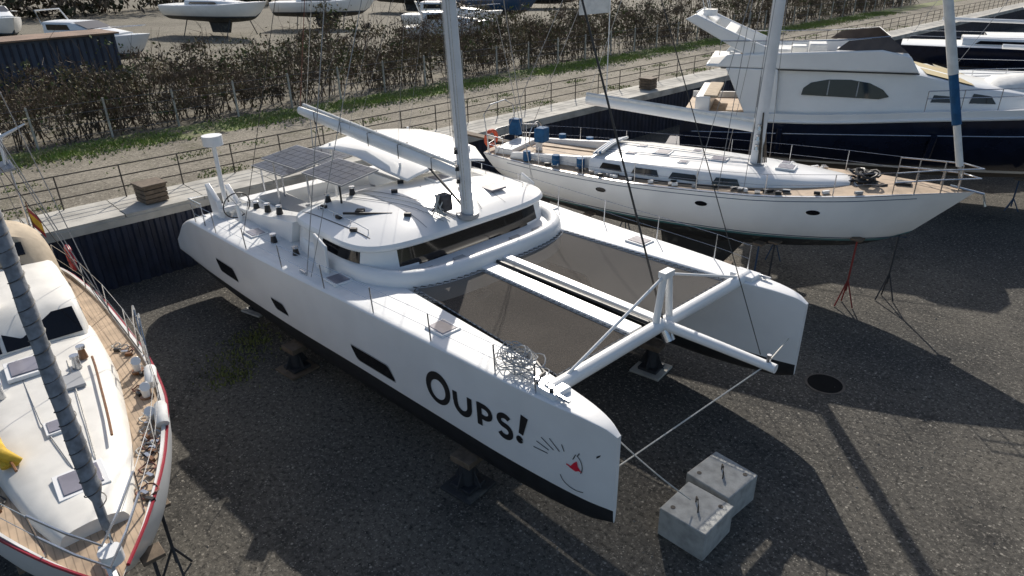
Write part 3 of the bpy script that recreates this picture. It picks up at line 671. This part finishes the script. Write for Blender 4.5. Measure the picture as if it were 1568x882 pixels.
for f in np.linspace(0,1,8):
    c=mbs.lerp(mts,f); R.append([c+Vector((math.cos(q)*.17,math.sin(q)*.11,0)) for q in np.linspace(0,6.2832,12,endpoint=False)])
rings(P,R,ALU,True,True,True); disc(P,(9.2,0,3.60),.25,.08,ALG)
for k in range(6): tube(S.part('mast_ropes'),[mbs+Vector((.1+.04*k,-.16+.04*k,.1)),mbs+Vector((.05,-.14+.05*k,1.6))],.02,random.choice([WOOD,ROPE,DWIRE]),5)
for k in range(3): winch(S.part('mast_winches'),mbs+Vector((.0,-.2,.5+.3*k)),.07,.12,SS)
for z in (9.5,15.):
    c=mbs.lerp(mts,(z-3.7)/18.3)
    for sg in(-1,1): tube(S.part('spreaders'),[c,c+Vector((-.3,sg*1.0,0))],.04,ALU,6,.025)
P=S.part('boom'); g0=Vector((9.0,0,4.75)); g1=Vector((3.4,.3,5.05)); R=[]
for f in np.linspace(0,1,8):
    c=g0.lerp(g1,f); q_=.15; R.append([c+Vector((0,math.cos(q)*q_*.7,math.sin(q)*q_)) for q in np.linspace(0,6.2832,10,endpoint=False)])
rings(P,R,WH,True,True,True); tube(P,[g0+Vector((0,0,.2)),g1+Vector((0,0,.18))],.07,WCAN,7)
W=S.part('standing_rigging'); mh=mbs.lerp(mts,.98)
for sg in(-1,1):
    tube(W,[mh,H.edge(8.6,sg,.15,0)],.010,WIRE,4); tube(W,[mbs.lerp(mts,.5),H.edge(9.3,sg,.2,0)],.009,WIRE,4); tube(W,[mbs.lerp(mts,.5),H.edge(7.9,sg,.2,0)],.009,WIRE,4)
    tube(W,[mh,H.edge(.6,sg,.1,0)],.010,WIRE,4)
tube(W,[g1,mh],.008,ROPE,4)
st0=Vector((14.5,0,3.9)); P=S.part('furled_genoa'); tube(P,[st0,st0.lerp(mh,.04)],.05,SS,8)
tube(P,[st0.lerp(mh,f) for f in np.linspace(.02,.08,3)],.09,WCAN,9); tube(P,[st0.lerp(mh,f) for f in np.linspace(.08,.15,3)],.115,BLC,9); tube(P,[st0.lerp(mh,f) for f in np.linspace(.15,.95,8)],.125,WCAN,9,.07)
P=S.part('keel',.05); prism(P,[(6.6,-.12,0.25),(8.6,-.12,.25),(9.4,-.15,1.4),(6.4,-.15,1.4)],[(6.6,.12,0.25),(8.6,.12,.25),(9.4,.15,1.4),(6.4,.15,1.4)],AFB); prism(P,[(1.5,-.06,.9),(2.1,-.06,.9),(2.3,-.06,1.9),(1.4,-.06,1.9)],[(1.5,.06,.9),(2.1,.06,.9),(2.3,.06,1.9),(1.4,.06,1.9)],AFB)
box(S.part('keel_blocks',.01),(7.6,0,.13),(2.6,.5,.24),WOOD)
S.done()
def loc(T,x,y):
    q=T.e.rotation_euler.z; return T.e.location.x+x*math.cos(q)-y*math.sin(q),T.e.location.y+x*math.sin(q)+y*math.cos(q)
for x,y,z,m in ((9.9,-1.6,1.75,STBL),(10.3,-1.4,1.8,STAND),(12.4,-.9,2.1,STRED),(4.5,-1.7,1.8,STBL),(9.9,1.6,1.75,STBL),(4.5,1.7,1.8,STBL),(13.4,.1,2.2,STAND)):
    q=loc(S,x,y); propstand(q[0],q[1],z,0,0.05,m)
# ---------------------------------------------------------------- small cruiser on the left
B=Thing('sailing_boat',(-19.7,1.1,0),-math.radians(3.2)); BL=12.5
hb=sm([0,.12,.3,.5,.65,.8,.92,1],[1.0,1.42,1.68,1.74,1.62,1.17,.58,.05]); z_s=sm([0,.3,.6,1],[2.75,2.66,2.75,3.12]); z_k=sm([0,.2,.5,.85,1],[1.7,1.1,.8,1.2,2.0])
H=Hull(B,0,BL,hb,z_s,z_k,1.55,ga=2.6,gb=.55,rb=1.4,rs=.8,stripe=RED,mb=AF,deck=[(1,0),(.995,.08),(.955,.08),(.95,.02),(.62,.03),(.3,.05),(.1,.06)],mdeck=lambda q,t: DIRTY if q<3 else TEAK)
for sg in (-1,1): tube(B.part('rubbing_strake'),[H.edge(x,sg,-.012,.03) for x in np.linspace(.2,12.3,40)],.024,RED,6)
hwl=sm([1.8,3,5,6.6,8.3,9.8,10.8,11.4],[1.05,1.12,1.2,1.18,1.0,.78,.58,.40])
P=B.part('coachroof'); P.ang=1.
house(P,[(x,hwl(x),max(3.10-max(0,x-9)*.03,z_s(x/BL)+.17)) for x in (5.2,6.2,7,8,9,9.8,10.4,10.8,11.2,11.4)],lambda x:z_s(x/BL),OW)
house(P,[(2.2,1.08,3.62),(3.0,1.12,3.68),(4.4,1.15,3.66),(5.2,1.12,3.60),(5.65,1.08,3.14)],lambda x:z_s(x/BL)+.02,OW)
P=B.part('deckhouse_windows')
for y0,y1 in ((-.95,-.35),(-.28,.28),(.35,.95)):
    P.add([(5.66,y0,3.2),(5.66,y1,3.2),(5.26,y1*.97,3.58),(5.26,y0*.97,3.58)],[(0,1,2,3)],GL)
for sg in (-1,1):
    for x0,x1 in ((2.6,3.3),(3.5,4.2),(4.4,5.1)): P.add([(x,sg*(1.15*(.985 if z<3.3 else .955)+.015),z) for x,z in ((x0,3.2),(x1,3.2),(x1-.05,3.48),(x0+.05,3.48))],[(0,1,2,3)],GL)
P=B.part('deck_hatches',.01)
for x,s_ in ((10.35,.62),(8.75,.4)):
    box(P,(x,.05,3.16),(s_,s_,.08),WH); box(P,(x,.05,3.175),(s_*.78,s_*.78,.08),HATCH)
box(P,(7.5,.35,3.18),(.5,.5,.06),GREY); box(P,(6.5,-.1,3.2),(.7,.6,.07),WH); box(P,(6.5,-.1,3.22),(.55,.45,.07),HATCH)
for x,y in ((8.2,1.35),(9.0,1.22),(7.2,1.45)): 
    disc(P,(x,y,2.78),.11,.05,WOODB,14); tube(P,[(x,y,2.8),(x,y,3.0),(x+.08,y,3.06)],.06,WH,8,.09)
for x,y,z in ((7.2,-.55,3.15),(7.0,.6,3.15),(6.7,.75,3.15)): winch(B.part('winches'),(x,y,z),.08,.2,WOODB if y>.7 else SS)
P=B.part('handrails')
for y in (.85,-.85): tube(P,[(x,y*hwl(x)/1.15,3.22) for x in np.linspace(6.9,9.6,8)],.02,WOODB,6)
for y in (.5,-.2,.2): tube(B.part('deck_lines'),[(6.6,y,3.15),(8.5,y*.8,3.19),(10.0,y*.4+.1,3.15),(11.6,.1,3.1)],.011,random.choice([ROPE,GREY]),4)
for k in range(22):
    x=random.uniform(5.8,11.2); y=random.choice([1,1,-1])*random.uniform(.80,.93)*hb(x/BL); c=Vector((x,y*.95,z_s(x/BL)+.06)); r=random.uniform(.06,.14)
    tube(B.part('coils'),[c+Vector((r*math.cos(q),r*math.sin(q),.02*math.sin(3*q))) for q in np.linspace(0,6.28,12)],.014,random.choice([ROPE,GREY,RWIRE,BLK]),4)
    box(B.part('deck_gear'),(x+.2,y*.93,z_s(x/BL)+.06),(.12,.05,.07),random.choice([SS,BLK,WOODB]),random.random())
P=B.part('fenders'); 
for x,y in ((8.9,1.40),(7.6,1.58)): tube(P,[(x,y,2.95),(x+.08,y,3.02),(x+.45,y-.08,3.02),(x+.55,y-.1,2.97)],.10,WCAN,10)
P=B.part('sprayhood'); R=[]
for x,h_ in ((.4,3.9),(.8,4.3),(1.5,4.42),(2.2,4.3),(2.6,3.75)):
    R.append([(x,1.15*math.sin(q),3.0+(h_-3.0)*max(0,math.cos(q))**.55) for q in np.linspace(-math.pi/2,math.pi/2,15)])
rings(P,R,BEIGE,False); 
box(B.part('sprayhood_window'),(2.42,0,4.0),(.02,1.2,.3),GL,ry=-.65)
box(B.part('cockpit_seats',.03),(.9,0,2.95),(1.6,1.9,.4),OW)
for sg in(-1,1): lifeline(B,H,[.8,2.4,4.0,5.6,7.2,8.8,10.2,11.4],sg,.66)
P=B.part('boarding_gate')
for dx in (0,.45): tube(P,[H.edge(6.2+dx,1,.05,0),H.edge(6.2+dx,1,.0,.6),H.edge(6.25+dx,1,-.05,.95),H.edge(6.6+dx,1,-.02,1.0),H.edge(6.9+dx,1,.03,.6),H.edge(6.95+dx,1,.05,0)],.02,SS,6)
P=B.part('pulpit')
for z in (.35,.68): tube(P,[H.edge(11.4,-1,.05,z),H.edge(12.1,-1,.0,z),(12.6,0,3.12+z),H.edge(12.1,1,.0,z),H.edge(11.4,1,.05,z)],.018,SS,6)
tube(B.part('bow_roller'),[(11.9,.0,3.2),(12.7,0,3.25)],.06,SS,8); disc(B.part('furler_drum'),(12.25,.05,3.25),.13,.16,WH,14)
P=B.part('yellow_jacket'); 
for k in range(4): tube(P,[(8.6+.1*k,-.95+.05*k,3.1),(8.9+.1*k,-.75,3.42),(9.3,-.7+.05*k,3.15)],.12,YEL,8,.07)
W=B.part('lifebuoy'); cc=Vector((1.6,1.42,3.25)); tube(W,[cc+Vector((.27*math.cos(q),.03,.27*math.sin(q))) for q in np.linspace(0,6.28,20)],.06,RED,8)
mbB=Vector((4.7,-.25,3.6)); mtB=Vector((4.4,-.25,17.5)); tube(B.part('mast'),[mbB,mtB],.11,ALU,12,.08,1.3)
tube(B.part('boom'),[(4.4,-.25,4.8),(.2,-.3,5.1)],.09,ALU,10)
f0=Vector((12.2,.10,3.3)); f1=Vector((5.0,.35,17.0)); P=B.part('furled_genoa'); R=[]
tube(P,[f0,f0.lerp(f1,.03)],.02,SS,6)
for i in range(120):
    f=.02+.9*i/119; c=f0.lerp(f1,f); r=(.088+.005*math.sin(i*.9))*(1 if i>3 else .5)*(1.1-.4*f)
    R.append([c+Vector((math.cos(q)*r*(1+.05*math.sin(q*2+i*.5)),math.sin(q)*r,0)) for q in np.linspace(0,6.2832,12,endpoint=False)])
rings(P,R,GREYC,True,True,True); P.ang=3.
wr=[]
for i in range(900):
    f=.04+.80*i/899; c=f0.lerp(f1,f); r=.093*(1.1-.4*f); q=i*.5; wr.append(c+Vector((math.cos(q)*r,math.sin(q)*r,0)))
tube(B.part('furling_wraps'),wr,.008,DWIRE,3)
W=B.part('rigging')
for sg in(-1,1):
    for x,f in ((4.5,.98),(5.4,.55),(3.8,.55)): tube(W,[mbB.lerp(mtB,f),H.edge(x,sg,.1,0)],.009,WIRE,4)
    tube(W,[mtB,H.edge(.3,sg,.2,0)],.009,WIRE,4)
    tube(W,[mbB.lerp(mtB,.4),H.edge(7.0,sg,.1,.3)],.008,DWIRE,4)
tube(B.part('flagstaff'),[(.3,1.0,2.8),(-.1,1.05,4.3)],.015,WOODB,5)
P=B.part('ensign'); 
for k,(m,a0,a1) in enumerate(((RED,0,.25),(YEL,.25,.75),(RED,.75,1))):
    P.add([(.0,1.04,4.2-.5*a0),(.35,1.2,3.95-.5*a0),(.35,1.2,3.95-.5*a1),(.0,1.04,4.2-.5*a1)],[(0,1,2,3)],m)
P=B.part('keel',.05); prism(P,[(5,-.12,.25),(7.4,-.12,.25),(8.2,-.15,1.2),(4.6,-.15,1.2)],[(5,.12,.25),(7.4,.12,.25),(8.2,.15,1.2),(4.6,.15,1.2)],AF); box(B.part('keel_blocks',.01),(6.2,0,.13),(2.4,.5,.24),WOOD)
P=B.part('wind_generator'); wp=Vector((.3,.95,0)); tube(P,[(wp.x,wp.y,2.7),(wp.x,wp.y,5.95)],.03,SS,6); tube(P,[(wp.x-.25,wp.y,6.0),(wp.x+.2,wp.y,6.0)],.08,WH,8)
for a in (.4,2.5,4.6): tube(P,[(wp.x+.22,wp.y,6.0),(wp.x+.24,wp.y+.6*math.cos(a),6.0+.6*math.sin(a))],.045,WH,4,.02)
P=B.part('solar_panel'); solar(P,(.3,.75,5.3),1.0,.6,0,0,.1)
B.done()
for x,y,z in ((9.5,.9,1.6),(9.5,-.9,1.6),(3.2,1.3,1.5),(3.2,-1.3,1.5),(11.,.5,2.)): q=loc(B,x,y); propstand(q[0],q[1],z,0,0,STAND)
# ---------------------------------------------------------------- motor yacht
Y=Thing('motor_yacht',(-17.5,27.2,0),math.radians(27)); YL=19.
hb=sm([0,.3,.6,.8,.93,1],[2.35,2.5,2.45,1.9,.9,.06]); z_s=sm([0,.25,.5,1],[3.15,3.25,3.6,4.3]); z_k=sm([0,.4,.8,1],[.95,.8,1.1,2.4])
H=Hull(Y,0,YL,hb,z_s,z_k,1.35,mt=NAVY,mb=AF,ga=2.0,gb=.7,rb=2.2,stripe=WH,deck=[(1,0),(1.0,.3),(.95,.3),(.94,.05),(.5,.06),(.1,.06)],mdeck=lambda q,t: WH if (q<3 or t>.3) else TEAK)
for sg in(-1,1): tube(Y.part('rubbing_strake'),[H.edge(x,sg,-.02,.0) for x in np.linspace(.1,18.8,40)],.06,WH,6)
P=Y.part('deckhouse'); P.ang=1.
yst=[(3.2,2.0,5.15),(6,2.12,5.25),(8.7,2.08,5.15),(10.4,1.9,4.75),(13.0,1.6,4.40),(15.0,1.0,4.35),(16,.5,4.3)]
house(P,yst,lambda x:z_s(x/YL)+.03,WH)
P=Y.part('side_windows')
for sg in(-1,1):
    pts=[(4.6,4.25),(4.65,4.5),(4.9,4.72),(5.5,4.86),(6.3,4.88),(7.0,4.78),(7.5,4.55),(7.75,4.3),(7.4,4.2)]
    P.add([(x,sg*(2.10*(.99 if z<4.5 else .955)+.02),z) for x,z in pts],[tuple(range(len(pts)))],GL)
    for x0,x1 in ((9.2,10.2),(10.5,11.4)): P.add([(x,sg*((2.06-(x-8.7)*.10)*(.985 if z<4.3 else .955)+.02),z) for x,z in ((x0,4.15),(x1,4.15),(x1-.2,4.42),(x0+.1,4.5))],[(0,1,2,3)],GL)
P.add([(8.9,-1.7,5.16),(8.9,1.7,5.16),(10.6,1.6,4.76),(10.6,-1.6,4.76)],[(0,1,2,3)],GL)
P=Y.part('flybridge',.06)
for sg in(-1,1): sideprof(P,[(1.2,5.2),(8.6,5.2),(8.2,5.8),(7.2,6.0),(1.6,5.7)],min(sg*1.95,sg*2.12),max(sg*1.95,sg*2.12),WH)
prism(P,[(8.6,-2.1,5.2),(8.6,2.1,5.2),(8.2,2.1,5.2),(8.2,-2.1,5.2)],[(8.1,-2.0,5.9),(8.1,2.0,5.9),(7.9,2.0,5.9),(7.9,-2.0,5.9)],WH)
box(P,(4.6,0,5.27),(7.6,4.2,.12),WH); box(P,(6.2,-.8,5.6),(.9,1.0,.6),WH); box(P,(3.6,.8,5.5),(1.8,1.6,.4),WCAN); box(P,(5.1,1.0,5.6),(.7,1.2,.6),WCAN); box(P,(4.3,-1.0,5.6),(.6,.7,.8),OW)
GLB=M('windscreen_bronze',(.10,.075,.06),.15,ns=2,na=.3)
P=Y.part('windscreen'); P.add([(8.1,-1.95,5.9),(8.1,1.95,5.9),(7.4,1.8,6.45),(7.4,-1.8,6.45)],[(0,1,2,3)],GLB)
for sg in(-1,1): P.add([(8.1,sg*1.97,5.9),(5.6,sg*2.05,5.97),(6.0,sg*1.95,6.3),(7.4,sg*1.8,6.45)],[(0,1,2,3)],GLB)
tube(P,[(5.6,-2.0,6.3),(7.4,-1.8,6.47),(7.4,1.8,6.47),(5.6,2.0,6.3)],.02,SS,5)
P=Y.part('radar_arch',.05)
for sg in(-1,1): sideprof(P,[(3.0,5.3),(4.8,5.3),(1.8,6.5),(.2,7.2),(-.2,7.0)],min(sg*1.75,sg*1.95),max(sg*1.75,sg*1.95),WH)
box(P,(.5,0,6.90),(.9,3.8,.14),WH,ry=.42); box(P,(1.6,0,6.5),(.5,3.7,.1),WH,ry=.4)
tube(Y.part('radome'),[(.6,0,7.0),(.6,0,7.05),(.6,0,7.2),(.6,0,7.25)],.3,WH,16)
for y in (-1.2,1.2,.5): tube(Y.part('antennas'),[(.6,y,6.9),(.0,y,8.8)],.015,WH,5)
P=Y.part('aft_cockpit',.04); box(P,(.8,0,3.6),(.6,3.6,.7),WH); box(P,(1.1,0,3.95),(.6,3.4,.1),BEIGE); box(P,(-.45,0,1.3),(.9,3.6,.12),NAVY)
for sg in(-1,1): sideprof(P,[(2.6,3.3),(3.8,3.3),(3.6,5.2),(1.6,5.2)],min(sg*2.05,sg*2.2),max(sg*2.05,sg*2.2),WH)
P=Y.part('rails')
for sg in(-1,1):
    for dz in (.6,.95): tube(P,[H.edge(x,sg,.1,.3+dz*.8) for x in np.linspace(9,18.6,16)],.018,SS,5)
    for x in np.linspace(9,18.4,9): tube(P,[H.edge(x,sg,.08,.25),H.edge(x,sg,.1,1.06)],.016,SS,5)
P=Y.part('cover'); R=[]
for x,h_,w_ in ((11.2,.1,.9),(11.6,.5,1.0),(12.6,.62,1.0),(13.6,.45,.8),(14.2,.08,.5)):
    R.append([(x,w_*math.sin(q)+.05*math.sin(5*q+x),4.40+h_*math.cos(q)**.7 if math.cos(q)>0 else 4.40) for q in np.linspace(-1.57,1.57,13)])
rings(P,R,WCAN,False)
P=Y.part('trim_and_dark_gap')
for sg in (-1,1):
    box(P,(5.0,sg*2.125,5.185),(7.2,.03,.05),BLK)  # black strip stands in for the dark gap under the flybridge overhang
    tube(P,[H.side(x,2.55+.045*x,sg,.01) for x in np.linspace(.5,17.2,30)],.025,SS,5)
    for x in (3.0,3.35): box(P,(x,sg*2.215,4.3),(.05,.02,1.2),GREY)
    for x in (5.55,6.6): box(P,(x,sg*2.10,4.55),(.04,.04,.55),GREY)
    for x in (4.0,9.5,13.0): tube(Y.part('fenders'),[H.side(x,3.0,sg,.18),H.side(x,2.9,sg,.18),H.side(x,2.2,sg,.18),H.side(x,2.1,sg,.18)],.13,NAVY,10)
for k in range(18): box(Y.part('bridge_clutter',.01),(random.uniform(1.6,7.6),random.uniform(-1.7,1.7),5.45),(random.uniform(.1,.4),random.uniform(.1,.3),random.uniform(.15,.4)),random.choice([WCAN,GREY,BLK,WH,BEIGE]),random.random())
tube(Y.part('bridge_rail'),[(1.3,-2.0,6.2),(5.6,-2.03,6.3)],.018,SS,5); tube(Y.part('bridge_rail'),[(1.3,2.0,6.2),(5.6,2.03,6.3)],.018,SS,5)
for x in (1.3,2.6,4.0): tube(Y.part('bridge_rail'),[(x,-2.0,5.65),(x,-2.0,6.22)],.016,SS,5)
Y.done()
for x,y in ((3,-2),(8,-2),(13,-1.4),(3,2),(8,2)): q=loc(Y,x,y); propstand(q[0],q[1],1.3,0,0,STBL)
# ---------------------------------------------------------------- background boats
def bgboat(name,x,y,rz,Lb,bm,z0,fb,mt,kind,dm=WH):
    T=Thing(name,(x,y,0),math.radians(rz)); hb=sm([0,.3,.6,.85,1],[bm*.42,bm*.5,bm*.48,bm*.25,.04]); z_s=sm([0,.5,1],[z0+fb+.9,z0+fb+.95,z0+fb+1.3]); z_k=sm([0,.5,.85,1],[z0+.3,z0+.1,z0+.4,z0+1.1])
    H=Hull(T,0,Lb,hb,z_s,z_k,z0+.75,mt=mt,mb=AFB,ga=2.3,gb=.6,rb=Lb*.08,stripe=BLUE,nt=24,mdeck=lambda q,t:dm)
    zt=z0+fb+.95; P=T.part('deckhouse'); P.ang=1.
    if kind=='m':
        house(P,[(Lb*.2,bm*.36,zt+1.1),(Lb*.45,bm*.38,zt+1.1),(Lb*.58,bm*.34,zt+.6),(Lb*.8,bm*.2,zt+.35)],zt-.02,WH)
        for sg in(-1,1): T.part('windows').add([(xx,sg*(bm*.362+.02),zz) for xx,zz in ((Lb*.24,zt+.55),(Lb*.45,zt+.55),(Lb*.43,zt+.95),(Lb*.24,zt+.95))],[(0,1,2,3)],GL)
        T.part('windows').add([(Lb*.585,-bm*.3,zt+.68),(Lb*.585,bm*.3,zt+.68),(Lb*.47,bm*.3,zt+1.12),(Lb*.47,-bm*.3,zt+1.12)],[(0,1,2,3)],GL)
        for sg in(-1,1): tube(T.part('rails'),[H.edge(q,sg,.1,.6) for q in np.linspace(Lb*.4,Lb*.97,8)],.02,SS,4)
        tube(T.part('arch'),[(Lb*.2,-bm*.35,zt+.9),(Lb*.15,-bm*.3,zt+1.9),(Lb*.15,bm*.3,zt+1.9),(Lb*.2,bm*.35,zt+.9)],.06,WH,6)
    else:
        house(P,[(Lb*.25,bm*.3,zt+.45),(Lb*.5,bm*.32,zt+.45),(Lb*.75,bm*.2,zt+.25)],zt-.02,WH)
        for sg in(-1,1): T.part('windows').add([(xx,sg*(bm*.31+.03),zz) for xx,zz in ((Lb*.3,zt+.12),(Lb*.6,zt+.12),(Lb*.58,zt+.32),(Lb*.32,zt+.32))],[(0,1,2,3)],GL)
        tube(T.part('mast'),[(Lb*.58,0,zt+.4),(Lb*.56,0,zt+Lb*1.15)],.10,ALU,8); tube(T.part('boom'),[(Lb*.57,0,zt+1.4),(Lb*.15,0,zt+1.5)],.12,BLC if rz%2 else WH,8)
        for q in ((Lb*.98,0),(Lb*.02,0),(Lb*.55,bm*.45),(Lb*.55,-bm*.45)): tube(T.part('rigging'),[(q[0],q[1],zt),(Lb*.56,0,zt+Lb*1.12)],.012,WIRE,4)
        for sg in(-1,1): tube(T.part('rails'),[H.edge(q,sg,.1,.6) for q in np.linspace(Lb*.03,Lb*.97,10)],.015,SS,4)
        prism(T.part('keel'),[(Lb*.4,-.1,z0-.9),(Lb*.58,-.1,z0-.9),(Lb*.62,-.1,z0+.4),(Lb*.38,-.1,z0+.4)],[(Lb*.4,.1,z0-.9),(Lb*.58,.1,z0-.9),(Lb*.62,.1,z0+.4),(Lb*.38,.1,z0+.4)],AFB)
    S_=T.part('cradle')
    for xx in (Lb*.25,Lb*.7):
        for sg in(-1,1): tube(S_,[(xx,sg*bm*.5,2.2 if z0>2 else 0),(xx,sg*bm*.3,z0+.5)],.05,STAND,5)
    T.done()
bgboat('motor_boat',-68,12,25,12,3.4,2.5,.9,WH,'m')
bgboat('sailboat_on_cradle',-84,28,20,14,4.2,3.4,.9,WH,'s')
bgboat('sailboat_on_cradle',-80,38,40,12,3.9,3.2,.9,WH,'s')
bgboat('motor_boat',-60,42,30,10,3.3,2.5,.9,WH,'m')
bgboat('motor_boat',-52,36,60,8,2.9,2.4,.7,WH,'m')
bgboat('sailboat_on_cradle',-66,52,25,11,3.6,3.2,.9,BLUE,'s')
bgboat('motor_boat',-95,12,5,12,3.6,2.6,1.0,WH,'m')
bgboat('sailboat_on_cradle',-92,60,15,12,3.8,3.2,.9,WH,'s')
bgboat('motor_boat',-80,75,35,11,3.5,2.6,1.0,WH,'m')
bgboat('sailboat_on_cradle',-12,43,20,16,5.0,1.0,1.3,NAVY,'s')
bgboat('motor_boat',-17,37,22,13,4.2,.8,1.2,WH,'m')
bgboat('sailboat_on_cradle',-18,54,18,14,4.2,1.4,1.2,NAVY,'s')
bgboat('motor_boat',-16,66,18,14,4.2,1.,1.2,WH,'m')
T=Thing('storage_container',(-52,7,2.2),math.radians(4)); P=T.part('body',.03); box(P,(0,0,1.6),(3.,12,3.2),M('container_blue_grey',(.06,.08,.12),.6,ns=1,na=.3)); P=T.part('roof',.01); box(P,(0,0,3.25),(3.6,12.4,.1),M('roof_brown_rusty',(.26,.17,.12),.85,ns=1,na=.4))
for k in range(30): box(T.part('ribs'),(1.52,-5.8+.4*k,1.55),(.05,.12,3.0),WALLM)
T.done()
hf2=lambda y: max(.5,1.5+.9*hnz(y,.4)+.5*hnz(y,1.3))
hedge('shrub_belt',-50,-40,-5,60,hf2,30000,200,[(LB,.55,(.6,3.5,1.4)),(LO,.28,(1.,1.4,1.)),(LG,.17,(1.,1.4,1.))],cs=.7)
hedge('distant_tree_belt',-135,-120,-60,160,lambda y:7+2*math.sin(y*.2)+1.5*math.sin(y*.55),40000,200,[(LD,.6,(3.5,1.4,1.)),(LB,.4,(2.5,3.,1.5))],cs=1.2)
T=Thing('flag_pole',(-24.5,30,2.3)); tube(T.part('pole'),[(0,0,0),(0,0,5.4)],.03,WH,8)
V=[];F=[]
for i in range(9):
    f=i/8; 
    for g_ in (0,1): V.append((-1.15*f,-1.2*f+.12*math.sin(f*7),5.3-.95*g_*(1-.25*f)-.35*f))
for i in range(8): F.append((2*i,2*i+2,2*i+3,2*i+1))
T.part('flag').add(V,F,WCAN,True); T.done()
